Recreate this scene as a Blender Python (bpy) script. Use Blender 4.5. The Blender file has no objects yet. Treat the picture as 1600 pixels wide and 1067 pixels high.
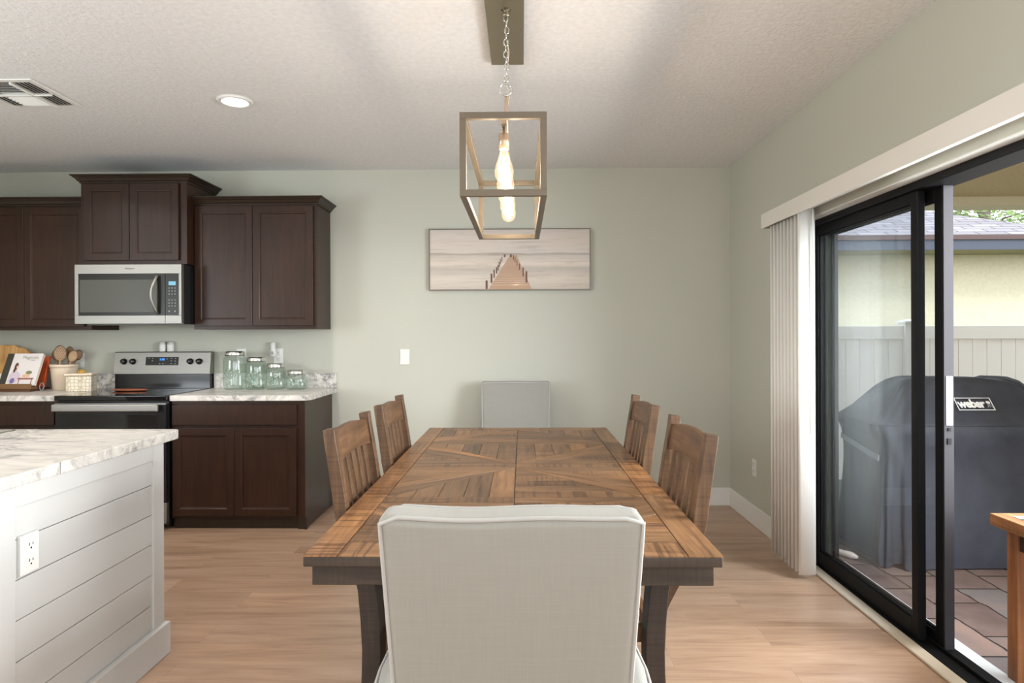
import bpy, bmesh, math, random
from mathutils import Vector, Matrix
R = math.radians
rnd = random.Random(7)
sc = bpy.context.scene
col = sc.collection

# ------------------------------------------------------------------ camera
EYE = 1.3144
cd = bpy.data.cameras.new('camera'); cam = bpy.data.objects.new('camera', cd); col.objects.link(cam)
yaw, roll, F = 0.0154, -0.0035, 994.54
cy_, sy_, cr_, sr_ = math.cos(yaw), math.sin(yaw), math.cos(roll), math.sin(roll)
right = Vector((cr_*cy_, cr_*sy_, sr_)); up = Vector((-sr_*cy_, -sr_*sy_, cr_)); fwd = Vector((-sy_, cy_, 0))
mw = Matrix.Identity(4)
for i in range(3):
    mw[i][0] = right[i]; mw[i][1] = up[i]; mw[i][2] = -fwd[i]
mw[0][3], mw[1][3], mw[2][3] = 0, 0, EYE
cam.matrix_world = mw
cd.sensor_width = 36; cd.lens = F/1600*36; cd.shift_y = -9.6/1600; cd.clip_start = .02; cd.clip_end = 200
sc.camera = cam

# ------------------------------------------------------------------ view, world, large lights
sc.view_settings.view_transform = 'Standard'; sc.view_settings.look = 'None'
sc.view_settings.gamma = 1; sc.view_settings.use_curve_mapping = False
sc.view_settings.exposure = -0.11
sc.cycles.use_denoising = True
sc.cycles.max_bounces = 8; sc.cycles.diffuse_bounces = 5; sc.cycles.transparent_max_bounces = 24
sc.cycles.caustics_reflective = False; sc.cycles.caustics_refractive = False
sc.cycles.sample_clamp_indirect = 6

wd = bpy.data.worlds.new('sky'); sc.world = wd; wd.use_nodes = True
nt = wd.node_tree; nt.nodes.clear()
wo = nt.nodes.new('ShaderNodeOutputWorld'); bg = nt.nodes.new('ShaderNodeBackground')
tc = nt.nodes.new('ShaderNodeTexCoord'); sx = nt.nodes.new('ShaderNodeSeparateXYZ'); rp = nt.nodes.new('ShaderNodeValToRGB')
rp.color_ramp.elements[0].position = 0.0; rp.color_ramp.elements[0].color = (1.0, 1.0, 1.0, 1)
rp.color_ramp.elements[1].position = 0.6; rp.color_ramp.elements[1].color = (.72, .86, 1.0, 1)
nt.links.new(tc.outputs['Generated'], sx.inputs[0]); nt.links.new(sx.outputs['Z'], rp.inputs[0])
nt.links.new(rp.outputs[0], bg.inputs['Color']); bg.inputs['Strength'].default_value = 3.7
nt.links.new(bg.outputs[0], wo.inputs[0])

def area(name, loc, rot, sx_, sy_, power, color):
    l = bpy.data.lights.new(name, 'AREA'); l.shape = 'RECTANGLE'; l.size = sx_; l.size_y = sy_; l.energy = power; l.color = color
    o = bpy.data.objects.new(name, l); col.objects.link(o); o.location = loc; o.rotation_euler = rot; return o
sun = bpy.data.lights.new('sun', 'SUN'); sun.energy = 1.6; sun.angle = R(12); sun.color = (1, .96, .9)
so = bpy.data.objects.new('sun', sun); col.objects.link(so); so.rotation_euler = (R(42), 0, R(-8))
# added daylight lamp out of view behind the camera, brightens the room
area('rear_fill', (-.9, -3.62, 1.1), (R(155), 0, 0), 4.4, 2.0, 55, (.80, .91, 1))
# added lamps out of view: door daylight boost, then a fill beside the camera
area('door_daylight_boost', (2.7, 1.75, 1.5), (R(79), 0, R(92)), 1.6, 1.6, 280, (.93, .97, 1))
area('side_fill', (1.45, -1.3, 1.35), (R(148), 0, R(75)), 2.4, 1.7, 120, (.80, .91, 1))

# added lamp outside the left wall, lifts the right wall and ceiling
area('kitchen_fill', (-4.58, .7, 1.5), (R(112), 0, R(-90)), 2.1, 1.2, 108, (.86, .94, 1))

# ------------------------------------------------------------------ materials
def lin(c):
    c = c/255.0
    return c/12.92 if c <= .04045 else ((c+.055)/1.055)**2.4
def rgb(r, g, b): return (lin(r), lin(g), lin(b), 1)
class N:
    def __init__(s, name, rough=.5, metal=0, spec=.5, base=None):
        s.m = bpy.data.materials.new(name); s.m.use_nodes = True; s.t = s.m.node_tree
        s.b = s.t.nodes['Principled BSDF']
        s.b.inputs['Roughness'].default_value = rough; s.b.inputs['Metallic'].default_value = metal
        s.b.inputs['Specular IOR Level'].default_value = spec
        if base: s.b.inputs['Base Color'].default_value = base
    def n(s, t, **k):
        x = s.t.nodes.new(t)
        for a, v in k.items():
            if a in x.inputs.keys(): x.inputs[a].default_value = v
            else: setattr(x, a, v)
        return x
    def l(s, a, b): s.t.links.new(a, b)
    def coord(s, scale=(1, 1, 1), out='Object', rot=(0, 0, 0), src=None):
        mp = s.n('ShaderNodeMapping'); mp.inputs['Scale'].default_value = scale; mp.inputs['Rotation'].default_value = rot
        if src is None:
            c = s.n('ShaderNodeTexCoord'); src = c.outputs[out]
        s.l(src, mp.inputs[0]); return mp.outputs[0]
    def noise(s, vec, sc_, det=4, rough=.5, dist=0):
        x = s.n('ShaderNodeTexNoise'); x.inputs['Scale'].default_value = sc_; x.inputs['Detail'].default_value = det
        x.inputs['Roughness'].default_value = rough; x.inputs['Distortion'].default_value = dist
        s.l(vec, x.inputs['Vector']); return x.outputs[0]
    def ramp(s, fac, stops, interp='LINEAR'):
        x = s.n('ShaderNodeValToRGB'); e = x.color_ramp; e.interpolation = interp
        while len(e.elements) < len(stops): e.elements.new(.5)
        for i, (p, c) in enumerate(stops):
            e.elements[i].position = p; e.elements[i].color = c if len(c) == 4 else (*c, 1)
        s.l(fac, x.inputs[0]); return x.outputs[0]
    def mix(s, fac, a, b, mode='MIX'):
        x = s.n('ShaderNodeMix', data_type='RGBA', blend_type=mode)
        for v, i in ((fac, 0), (a, 6), (b, 7)):
            if hasattr(v, 'is_output') or hasattr(v, 'links'): s.l(v, x.inputs[i])
            else: x.inputs[i].default_value = v
        return x.outputs[2]
    def math(s, op, a, b=0.0):
        x = s.n('ShaderNodeMath', operation=op)
        for v, i in ((a, 0), (b, 1)):
            if hasattr(v, 'links'): s.l(v, x.inputs[i])
            else: x.inputs[i].default_value = v
        return x.outputs[0]
    def base(s, c): s.l(c, s.b.inputs['Base Color']); return s
    def rough(s, c): s.l(c, s.b.inputs['Roughness']); return s
    def bump(s, h, strength=.3, dist=.01):
        x = s.n('ShaderNodeBump'); x.inputs['Strength'].default_value = strength; x.inputs['Distance'].default_value = dist
        s.l(h, x.inputs['Height']); s.l(x.outputs[0], s.b.inputs['Normal']); return s
def plain(name, c, rough=.5, metal=0, spec=.5): return N(name, rough, metal, spec, c).m

def mk_wall(name, c):
    n = N(name, .6, 0, .3); v = n.coord()
    k = n.noise(v, 1.3, 2); n.base(n.ramp(k, [(0, tuple(x*.98 for x in c[:3])), (1, tuple(x*1.02 for x in c[:3]))]))
    n.bump(n.noise(v, 120, 3), .15, .003); return n.m
M_wall = mk_wall('sage_paint', rgb(191, 191, 179))
n = N('ceiling_knockdown', .8, 0, .2); v = n.coord()
n.base(n.ramp(n.noise(v, 40, 4), [(.3, rgb(224, 224, 224)), (.7, rgb(234, 234, 234))]))
n.bump(n.ramp(n.noise(v, 55, 5, .6, .4), [(.42, (0, 0, 0)), (.6, (1, 1, 1))]), .5, .003); M_ceil = n.m
M_white = plain('white_semigloss', rgb(228, 227, 223), .38)
M_island = plain('white_island_paint', rgb(199, 199, 197), .75)
M_black = plain('black_anodised_frame', (.005, .0045, .005, 1), .5, 0, .15)
M_bronze = plain('grey_stile_edge', rgb(48, 46, 50), .55, 0, .2)
M_vinyl = plain('vinyl_blind', rgb(222, 219, 212), .45)

# floor planks run along X
n = N('oak_vinyl_plank', .38, 0, .6); n.b.inputs['Coat Weight'].default_value = .35; n.b.inputs['Coat Roughness'].default_value = .28; v = n.coord()
br = n.n('ShaderNodeTexBrick'); n.l(v, br.inputs['Vector'])
br.inputs['Scale'].default_value = 1; br.inputs['Brick Width'].default_value = 1.22; br.inputs['Row Height'].default_value = .18
br.inputs['Mortar Size'].default_value = .0009; br.inputs['Mortar Smooth'].default_value = .2; br.offset = .37; br.offset_frequency = 2
br.inputs['Color1'].default_value = (0, 0, 0, 1); br.inputs['Color2'].default_value = (1, 1, 1, 1); br.inputs['Mortar'].default_value = (.5, .5, .5, 1)
sep = n.n('ShaderNodeSeparateColor'); n.l(br.outputs['Color'], sep.inputs[0])
vm = n.n('ShaderNodeVectorMath', operation='ADD'); n.l(v, vm.inputs[0])
cb = n.n('ShaderNodeCombineXYZ'); n.l(n.math('MULTIPLY', sep.outputs[0], 9.0), cb.inputs[0]); n.l(n.math('MULTIPLY', sep.outputs[0], 5.0), cb.inputs[2]); n.l(cb.outputs[0], vm.inputs[1])
g1 = n.noise(n.coord((.8, 7, 1), src=vm.outputs[0]), 1.6, 6, .62, .6)
g2 = n.noise(n.coord((1.5, 40, 1), src=vm.outputs[0]), 3, 4, .6)
fine = n.mix(.28, g1, g2)
wood = n.ramp(fine, [(.30, rgb(132, 100, 78)), (.48, rgb(170, 139, 115)), (.66, rgb(190, 161, 139))])
tone = n.ramp(sep.outputs[0], [(0, (.9, .9, .9)), (1, (1.06, 1.05, 1.04))])
wood = n.mix(1, wood, tone, 'MULTIPLY')
n.base(n.mix(n.math('MULTIPLY', br.outputs['Fac'], .55), wood, rgb(110, 80, 62)))
n.rough(n.ramp(g1, [(.3, (.42, .42, .42)), (.7, (.32, .32, .32))])); n.bump(g2, .05, .002); M_floor = n.m

def mk_cab(name, c1, c2, rough=.36):
    n = N(name, rough, 0, .32); v = n.coord((14, 14, 1.1))
    g = n.noise(v, 3, 5, .6, .3); b2 = n.noise(n.coord((1, 1, 1)), 2.2, 2)
    n.base(n.mix(.35, n.ramp(g, [(.3, c1), (.7, c2)]), n.ramp(b2, [(.3, c1), (.7, c2)]))); return n.m
M_cab = mk_cab('espresso_maple', rgb(34, 18, 11), rgb(58, 35, 22))
M_cabside = mk_cab('espresso_side_sheen', rgb(60, 50, 42), rgb(70, 58, 48), .4)  # greyer, lighter espresso: the end panel's sheen is put into the colour
M_crown = mk_cab('espresso_crown', rgb(40, 30, 23), rgb(54, 40, 30), .38)

n = N('marble_laminate', .3, 0, .5); v = n.coord((1, 1, 1), rot=(0, 0, .6))
w1 = n.noise(n.coord((5, 16, 9), rot=(0, .2, .5)), 1.1, 8, .62, 1.2)
w2 = n.noise(v, 5, 7, .65, 2.2)
vein = n.ramp(w2, [(.46, (1, 1, 1)), (.495, (.22, .23, .24)), (.512, (.22, .23, .24)), (.55, (1, 1, 1))])
cl = n.ramp(w1, [(.33, rgb(150, 149, 147)), (.45, rgb(202, 198, 192)), (.6, rgb(219, 214, 207)), (.8, rgb(226, 221, 214))])
msk = n.math('MULTIPLY', n.ramp(n.noise(v, 2.2, 3), [(.4, (0, 0, 0)), (.65, (1, 1, 1))]), .8)
n.base(n.mix(msk, cl, n.mix(1, cl, vein, 'MULTIPLY'))); M_marble = n.m

n = N('brushed_stainless', .5, 1, .5); v = n.coord((1, 200, 200)); g = n.noise(v, 2, 2)
n.base(n.ramp(g, [(0, (.31, .30, .28)), (1, (.39, .38, .355))])); n.bump(g, .02, .001); M_steel = n.m
M_chrome = plain('polished_chrome', (.75, .74, .72, 1), .12, 1)
M_nickel = plain('brushed_nickel', rgb(150, 140, 120), .35, .85)
M_lantern = plain('driftwood_grey_metal', rgb(104, 92, 76), .55, .1)
M_enamel = plain('black_enamel', (.012, .012, .013, 1), .18)
M_ctop = plain('black_glass_cooktop', (.004, .004, .005, 1), .05, 0, .6)
M_oveng = plain('dark_oven_glass', (.012, .011, .011, 1), .07)
M_mwg = plain('grey_microwave_glass', (.085, .085, .075, 1), .3, 0, .15)
M_mwd = plain('dark_control_glass', (.018, .018, .015, 1), .3, 0, .2)
def emit(name, c, s):
    n = N(name, .5, 0, .5, c); n.b.inputs['Emission Color'].default_value = c; n.b.inputs['Emission Strength'].default_value = s; return n.m
M_blue = emit('blue_digits', (.05, .3, 1, 1), 1.6)
M_lcd = emit('blue_lcd', (.12, .3, .42, 1), .6)
M_grey = plain('grey_print', rgb(150, 150, 145), .5)
M_printk = plain('dark_print', rgb(60, 60, 58), .5)

def mk_wood(name, stops, rough=.5, saw=.5, ax='Z', sc_=1.0):
    s = {'Z': (26, 26, 1.6), 'X': (1.6, 26, 26), 'Y': (26, 1.6, 26)}[ax]; s = tuple(k*sc_ for k in s)
    n = N(name, rough, 0, .4); g = n.noise(n.coord(s), 1.6, 6, .6, .5)
    big = n.noise(n.coord((3, 3, 3)), 1.4, 3)
    q = n.mix(.35, g, big); c = n.ramp(q, stops)
    sv = {'Z': (6, 6, 110), 'X': (110, 6, 6), 'Y': (6, 110, 6)}[ax]
    sw = n.noise(n.coord(sv), 1.2, 2, .4, .3)
    c = n.mix(saw*.6, c, n.mix(1, c, n.ramp(sw, [(.35, (.55, .5, .47)), (.55, (1.05, 1.03, 1.0))]), 'MULTIPLY'))
    n.base(c); n.bump(n.mix(.5, g, sw), .35, .002); return n.m
M_chairw = mk_wood('distressed_pine', [(.3, rgb(52, 36, 25)), (.5, rgb(90, 66, 46)), (.72, rgb(124, 96, 70))], .42, .7)
M_chairx = mk_wood('distressed_pine_rail', [(.3, rgb(58, 40, 27)), (.5, rgb(98, 69, 46)), (.72, rgb(128, 97, 68))], .42, .5, 'Y')
M_apron = mk_wood('weathered_dark_apron', [(.3, rgb(42, 34, 28)), (.55, rgb(64, 53, 44)), (.75, rgb(84, 70, 58))], .5, .6, 'X')
M_legw = mk_wood('weathered_dark_leg', [(.3, rgb(32, 26, 21)), (.55, rgb(50, 40, 33)), (.75, rgb(70, 58, 47))], .5, .8, 'Z')
M_patiow = mk_wood('orange_stained_wood', [(.3, rgb(84, 50, 28)), (.5, rgb(132, 84, 50)), (.72, rgb(160, 108, 68))], .45, .2, 'Z')

# tabletop: each plank carries its own tone, saw marks and grain direction
n = N('reclaimed_plank_top', .42, 0, .45)
uv = n.n('ShaderNodeUVMap'); uv.uv_map = 'grain'
at = n.n('ShaderNodeAttribute'); at.attribute_name = 'plank'
s3 = n.n('ShaderNodeSeparateColor'); n.l(at.outputs['Color'], s3.inputs[0])
g = n.noise(n.coord((2.2, 38, 1), src=uv.outputs[0]), 1.5, 7, .62, .9)
cath = n.noise(n.coord((1.6, 11, 1), src=uv.outputs[0]), 1.3, 4, .5, 1.4)
q = n.mix(.45, g, cath)
cA = n.ramp(q, [(.3, rgb(66, 45, 30)), (.46, rgb(118, 86, 58)), (.6, rgb(144, 108, 76)), (.8, rgb(168, 132, 96))])
cA = n.mix(1, cA, n.ramp(s3.outputs[0], [(0, (.62, .62, .63)), (.5, (.92, .92, .92)), (.9, (1.15, 1.1, 1.02)), (1, (1.35, 1.2, .95))]), 'MULTIPLY')
sw = n.noise(n.coord((75, 2.5, 1), src=uv.outputs[0]), 1.0, 3, .5, .4)
swc = n.ramp(sw, [(.40, (.42, .38, .36)), (.5, (1.04, 1.03, 1.02))])
cB = n.mix(n.math('MULTIPLY', s3.outputs[1], .8), cA, n.mix(1, cA, swc, 'MULTIPLY'))
n.base(cB)
n.bump(n.mix(s3.outputs[1], q, sw), .5, .0025); M_top = n.m
M_topdark = plain('dark_joint', rgb(44, 32, 24), .7)

def mk_fabric(name, c, sc_=420):
    n = N(name, .9, 0, .15); v = n.coord((1, 1, 1))
    wx = n.n('ShaderNodeTexWave', wave_type='BANDS', bands_direction='X'); wx.inputs['Scale'].default_value = sc_; wx.inputs['Distortion'].default_value = 1.5; n.l(v, wx.inputs['Vector'])
    wz = n.n('ShaderNodeTexWave', wave_type='BANDS', bands_direction='Z'); wz.inputs['Scale'].default_value = sc_; wz.inputs['Distortion'].default_value = 1.5; n.l(v, wz.inputs['Vector'])
    slub = n.mix(.5, n.noise(n.coord((9, 9, 330)), 1, 4, .6), n.noise(n.coord((330, 9, 9)), 1, 4, .6))
    d = tuple(x*.955 for x in c[:3]); e = tuple(min(1, x*1.035) for x in c[:3])
    n.base(n.ramp(slub, [(.35, d), (.65, e)])); n.bump(n.mix(.5, n.mix(.5, wx.outputs[0], wz.outputs[0]), slub), .25, .001)
    n.b.inputs['Sheen Weight'].default_value = .15; return n.m
M_linen = mk_fabric('oatmeal_linen', rgb(146, 144, 137))
M_pipe = plain('linen_welt', rgb(166, 164, 160), .9)
M_cushion = mk_fabric('cream_cushion', rgb(208, 202, 194))

def glass(name, tint=(1, 1, 1, 1), rough=.0, f0=.08, extra=.0):
    m = bpy.data.materials.new(name); m.use_nodes = True; t = m.node_tree; t.nodes.clear()
    o = t.nodes.new('ShaderNodeOutputMaterial'); mx = t.nodes.new('ShaderNodeMixShader'); a = t.nodes.new('ShaderNodeBsdfTransparent'); b = t.nodes.new('ShaderNodeBsdfGlossy')
    lf = t.nodes.new('ShaderNodeLayerWeight'); lf.inputs['Blend'].default_value = .5; lw = t.nodes.new('ShaderNodeMath'); lw.operation = 'POWER'; lw.inputs[1].default_value = 5; t.links.new(lf.outputs['Facing'], lw.inputs[0])
    mm = t.nodes.new('ShaderNodeMath'); mm.operation = 'MULTIPLY_ADD'; mm.inputs[1].default_value = .9; mm.inputs[2].default_value = f0+extra
    mm.use_clamp = True
    t.links.new(lw.outputs[0], mm.inputs[0]); a.inputs[0].default_value = tint; b.inputs['Roughness'].default_value = rough; b.inputs['Color'].default_value = (.9, .92, .92, 1)
    t.links.new(mm.outputs[0], mx.inputs[0]); t.links.new(a.outputs[0], mx.inputs[1]); t.links.new(b.outputs[0], mx.inputs[2]); t.links.new(mx.outputs[0], o.inputs[0]); return m
M_pane = glass('window_glass', (.93, .945, .96, 1), 0, .02)
M_jar = glass('pressed_jar_glass', (.87, .92, .885, 1), .04, .07)
M_bulbg = glass('clear_bulb_glass', (1, .96, .9, 1), .02, .05)
_t = M_bulbg.node_tree; _e = _t.nodes.new('ShaderNodeEmission'); _e.inputs[0].default_value = (1, .78, .5, 1); _e.inputs[1].default_value = .35
_a = _t.nodes.new('ShaderNodeAddShader'); _m = next(x for x in _t.nodes if x.type == 'MIX_SHADER'); _o = next(x for x in _t.nodes if x.type == 'OUTPUT_MATERIAL')
_t.links.new(_m.outputs[0], _a.inputs[0]); _t.links.new(_e.outputs[0], _a.inputs[1]); _t.links.new(_a.outputs[0], _o.inputs[0])
M_fil = emit('glowing_filament', (1, .78, .48, 1), 22)
M_can = emit('lit_can_lens', (1, .96, .9, 1), 9)
M_copper = plain('copper_socket', rgb(196, 168, 142), .35, .7)

# ------------------------------------------------------------------ mesh helpers
def box(bm, x0, x1, y0, y1, z0, z1):
    vs = [bm.verts.new((x, y, z)) for x in (x0, x1) for y in (y0, y1) for z in (z0, z1)]
    for f in ((0, 1, 3, 2), (4, 6, 7, 5), (0, 4, 5, 1), (2, 3, 7, 6), (0, 2, 6, 4), (1, 5, 7, 3)):
        bm.faces.new([vs[i] for i in f])
    return vs
def rbox(bm, c, size, rot=(0, 0, 0)):
    from mathutils import Euler
    vs = box(bm, *[s for k in size for s in (-k/2, k/2)]); m = Euler(rot).to_matrix()
    for v in vs: v.co = m @ v.co + Vector(c)
    return vs
def prism(bm, pts, axis, a, b):
    """pts: 2D outline; extruded along axis between a and b"""
    def mk(p, t):
        return {'X': (t, p[0], p[1]), 'Y': (p[0], t, p[1]), 'Z': (p[0], p[1], t)}[axis]
    A = [bm.verts.new(mk(p, a)) for p in pts]; B = [bm.verts.new(mk(p, b)) for p in pts]; k = len(pts)
    bm.faces.new(A); bm.faces.new(B[::-1])
    for i in range(k): bm.faces.new([A[i], B[i], B[(i+1) % k], A[(i+1) % k]])
def lathe(bm, prof, c=(0, 0, 0), seg=24, caps=True, rot=None):
    rings = []
    for r, z in prof:
        ring = []
        for i in range(seg):
            p = Vector((r*math.cos(2*math.pi*i/seg), r*math.sin(2*math.pi*i/seg), z))
            if rot is not None: p = rot @ p
            ring.append(bm.verts.new(p+Vector(c)))
        rings.append(ring)
    for a, b in zip(rings, rings[1:]):
        for i in range(seg): bm.faces.new([a[i], a[(i+1) % seg], b[(i+1) % seg], b[i]])
    if caps:
        if prof[0][0] > 1e-6: bm.faces.new(rings[0][::-1])
        if prof[-1][0] > 1e-6: bm.faces.new(rings[-1])
def tube(bm, pts, r, seg=8, closed=False, sx=1, sy=1):
    pts = [Vector(p) for p in pts]; rings = []; k = len(pts); pn = None
    for i, p in enumerate(pts):
        a = pts[(i-1) % k] if (closed or i > 0) else p; b = pts[(i+1) % k] if (closed or i < k-1) else p
        d = (b-a).normalized()
        if pn is None:
            pn = d.orthogonal().normalized() if abs(d.z) > .9 else d.cross(Vector((0, 0, 1))).normalized()
        pn = (pn-d*pn.dot(d)).normalized(); q = d.cross(pn)
        rr = r[i] if isinstance(r, (list, tuple)) else r
        rings.append([bm.verts.new(p+pn*math.cos(2*math.pi*j/seg)*rr*sx+q*math.sin(2*math.pi*j/seg)*rr*sy) for j in range(seg)])
    R_ = rings+[rings[0]] if closed else rings
    for a, b in zip(R_, R_[1:]):
        for j in range(seg): bm.faces.new([a[j], a[(j+1) % seg], b[(j+1) % seg], b[j]])
    if not closed: bm.faces.new(rings[0][::-1]); bm.faces.new(rings[-1])
def obj(name, fn, mat, parent=None, bevel=0, seg=2, smooth=False, sub=0, local=False, props=None):
    """fn fills a bmesh in world metres (or in the parent's own space when local)"""
    bm = bmesh.new(); fn(bm)
    bmesh.ops.recalc_face_normals(bm, faces=bm.faces[:])
    me = bpy.data.meshes.new(name)
    off = Vector((0, 0, 0))
    if parent is not None and not local:
        off = Vector(parent.location)
        if parent.parent: off = off+Vector(parent.parent.location)
    elif parent is None and not local:
        cs = [v.co for v in bm.verts]
        off = Vector(((min(c.x for c in cs)+max(c.x for c in cs))/2, (min(c.y for c in cs)+max(c.y for c in cs))/2, min(c.z for c in cs)))
    if not local:
        for v in bm.verts: v.co -= off
    if smooth:
        for f in bm.faces: f.smooth = True
    bm.to_mesh(me); bm.free()
    for m in (mat if isinstance(mat, list) else [mat]): me.materials.append(m)
    o = bpy.data.objects.new(name, me); col.objects.link(o)
    if parent is not None: o.parent = parent
    elif not local: o.location = off
    if bevel:
        b = o.modifiers.new('bevel', 'BEVEL'); b.width = bevel; b.segments = seg; b.limit_method = 'ANGLE'; b.angle_limit = R(40); b.harden_normals = False
        if seg > 1:
            for p in me.polygons: p.use_smooth = True
            w = o.modifiers.new('wn', 'WEIGHTED_NORMAL'); w.keep_sharp = True
    if sub:
        s = o.modifiers.new('sub', 'SUBSURF'); s.levels = sub; s.render_levels = sub
    if props:
        for k, v in props.items(): o[k] = v
    return o
def thing(name, label, cat, loc=(0, 0, 0), group=None, rz=0):
    o = bpy.data.objects.new(name, None); col.objects.link(o); o.location = loc; o.rotation_euler = (0, 0, rz); o.empty_display_size = .1
    o['label'] = label; o['category'] = cat
    if group: o['group'] = group
    return o
def tag(o, label, cat, group=None):
    o['label'] = label; o['category'] = cat
    if group: o['group'] = group
    return o
def struct(name, fn, mat, parent=None, **k):
    o = obj(name, fn, mat, parent, **k)
    if parent is None: o['kind'] = 'structure'
    return o
def copy_thing(o, loc, rz, label, parent=None):
    c = o.copy(); col.objects.link(c)
    if parent is None:
        c.location = loc; c.rotation_euler = (0, 0, rz); c['label'] = label
    else: c.parent = parent
    for ch in [x for x in bpy.data.objects if x.parent == o and x.name not in DONE]:
        DONE.add(copy_thing(ch, None, 0, None, c).name)
    return c
DONE = set()
def boxes(*bs):
    def f(bm):
        for b in bs: box(bm, *b)
    return f
def text_bm(s, size, mtx, depth=.0004, bold=0, spacing=1.0):
    cu = bpy.data.curves.new('t', 'FONT'); cu.body = s; cu.size = size; cu.align_x = 'CENTER'; cu.align_y = 'CENTER'; cu.extrude = depth; cu.offset = bold; cu.resolution_u = 3; cu.space_character = spacing
    t = bpy.data.objects.new('t', cu); col.objects.link(t)
    dg = bpy.context.evaluated_depsgraph_get(); me = bpy.data.meshes.new_from_object(t.evaluated_get(dg))
    me.transform(mtx)
    bpy.data.objects.remove(t); bpy.data.curves.remove(cu)
    def f(bm): bm.from_mesh(me)
    return f
FRONT = Matrix.Rotation(R(90), 4, 'X')   # text upright, read from -Y

# ------------------------------------------------------------------ room shell
H = 2.604; YB = 4.93; XR = 1.605; XL = -4.4; YN = -3.5
struct('floor', boxes((XL, XR+.02, YN, YB+.02, -.05, 0)), M_floor)
struct('ceiling', boxes((XL-.1, XR+.15, YN-.1, YB+.15, H, H+.12)), M_ceil)
struct('wall_back', boxes((XL-.1, XR+.15, YB, YB+.15, -.05, H)), M_wall)
struct('wall_left', boxes((XL-.12, XL, YN-.1, -.4, -.05, H), (XL-.12, XL, 1.8, YB, -.05, H), (XL-.12, XL, -.4, 1.8, 2.2, H), (XL-.12, XL, -.4, 1.8, -.05, .9)), M_wall)
struct('unseen_window_2', boxes((XL-.09, XL-.03, -.4, -.35, .9, 2.2), (XL-.09, XL-.03, 1.75, 1.8, .9, 2.2), (XL-.09, XL-.03, -.35, 1.75, .9, .95), (XL-.09, XL-.03, -.35, 1.75, 2.15, 2.2), (XL-.08, XL-.04, .68, .72, .95, 2.15)), M_white)  # unseen window, with its wall opening, added for the left fill lamp
DY0, DY1, DZ = .15, 3.71, 1.965
struct('wall_right', boxes((XR, XR+.15, DY1, YB, -.05, H), (XR, XR+.15, DY0, DY1, DZ, H), (XR, XR+.15, YN-.1, DY0, -.05, H)), M_wall)
struct('wall_rear', boxes((XL, -3.1, YN-.12, YN, -.05, H), (1.3, XR, YN-.12, YN, -.05, H), (-3.1, 1.3, YN-.12, YN, 2.3, H), (-3.1, 1.3, YN-.12, YN, -.05, .2)), M_wall)
w1 = struct('unseen_window_1', boxes((-3.1, -3.04, YN-.1, YN-.02, .2, 2.3), (1.24, 1.3, YN-.1, YN-.02, .2, 2.3), (-3.04, 1.24, YN-.1, YN-.02, .2, .26), (-3.04, 1.24, YN-.1, YN-.02, 2.24, 2.3), (-1.65, -1.6, YN-.09, YN-.03, .26, 2.24), (-.2, -.15, YN-.09, YN-.03, .26, 2.24)), M_white)  # unseen window built for the added lamp behind the camera
struct('added_window_frame', boxes((XR-.02, XR, -2.6, -2.53, .5, 2.2), (XR-.02, XR, -.12, -.05, .5, 2.2), (XR-.02, XR, -2.53, -.12, .5, .57), (XR-.02, XR, -2.53, -.12, 2.13, 2.2)), M_white)  # frame only, added on the solid wall around the side fill lamp
struct('baseboard_back', boxes((-1.46, XR, YB-.016, YB, 0, .137)), M_white, bevel=.004)
struct('baseboard_right', boxes((XR-.016, XR, DY1+.03, YB-.016, 0, .137)), M_white, bevel=.004)
struct('trim_1', boxes((XR+.001, XR+.055, DY0, DY1, DZ-.006, DZ+.001)), M_white)
struct('trim_2', boxes((XR-.004, XR+.055, DY0, DY1, 0, .012)), plain('threshold_strip', rgb(196, 184, 166), .4), bevel=.004)

# sliding glass door
def door_frame(bm):
    x0, x1 = 1.66, 1.79
    box(bm, x0, x1, DY1-.035, DY1, 0, DZ-.006); box(bm, x0, x1, DY0, DY0+.035, 0, DZ-.006)
    box(bm, x0, x1, DY0+.035, DY1-.035, 1.925, DZ-.006); box(bm, x0, x1, DY0+.035, DY1-.035, -.045, .012)
    box(bm, 1.722, 1.73, DY0+.035, DY1-.035, .012, .026)
door = struct('door_1', door_frame, M_black, bevel=.003)
def sash(y0, y1, x0, x1, z0, z1, st, rb, rt):
    def f(bm):
        box(bm, x0, x1, y0, y0+st, z0, z1); box(bm, x0, x1, y1-st, y1, z0, z1)
        box(bm, x0, x1, y0+st, y1-st, z0, z0+rb); box(bm, x0, x1, y0+st, y1-st, z1-rt, z1)
        # stepped glazing bead
        b = .008; xm = (x0+x1)/2
        for s in ((y0+st, y0+st+b, z0+rb, z1-rt), (y1-st-b, y1-st, z0+rb, z1-rt), (y0+st+b, y1-st-b, z0+rb, z0+rb+b), (y0+st+b, y1-st-b, z1-rt-b, z1-rt)):
            box(bm, x0+.008, xm, *s)
    return f
fp = obj('fixed_panel', sash(2.727, 3.675, 1.678, 1.712, .013, 1.924, .045, .075, .05), M_black, door, bevel=.0025)
obj('pane', boxes((1.694, 1.698, 2.772, 3.63, .088, 1.874)), M_pane, fp)
sp = obj('sliding_panel', sash(2.648, 3.64, 1.735, 1.770, .016, 1.924, .055, .05, .05), M_black, door, bevel=.0025)
obj('pane', boxes((1.751, 1.755, 2.703, 3.585, .066, 1.874)), M_pane, sp)
obj('meeting_stile', boxes((1.733, 1.772, 2.640, 2.648, .016, 1.924)), M_bronze, sp)
def lockf(bm):
    box(bm, 1.740, 1.766, 2.637, 2.640, .94, 1.14)
obj('lock_plate', lockf, plain('bright_lock_plate', rgb(190, 192, 200), .5), sp)
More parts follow.
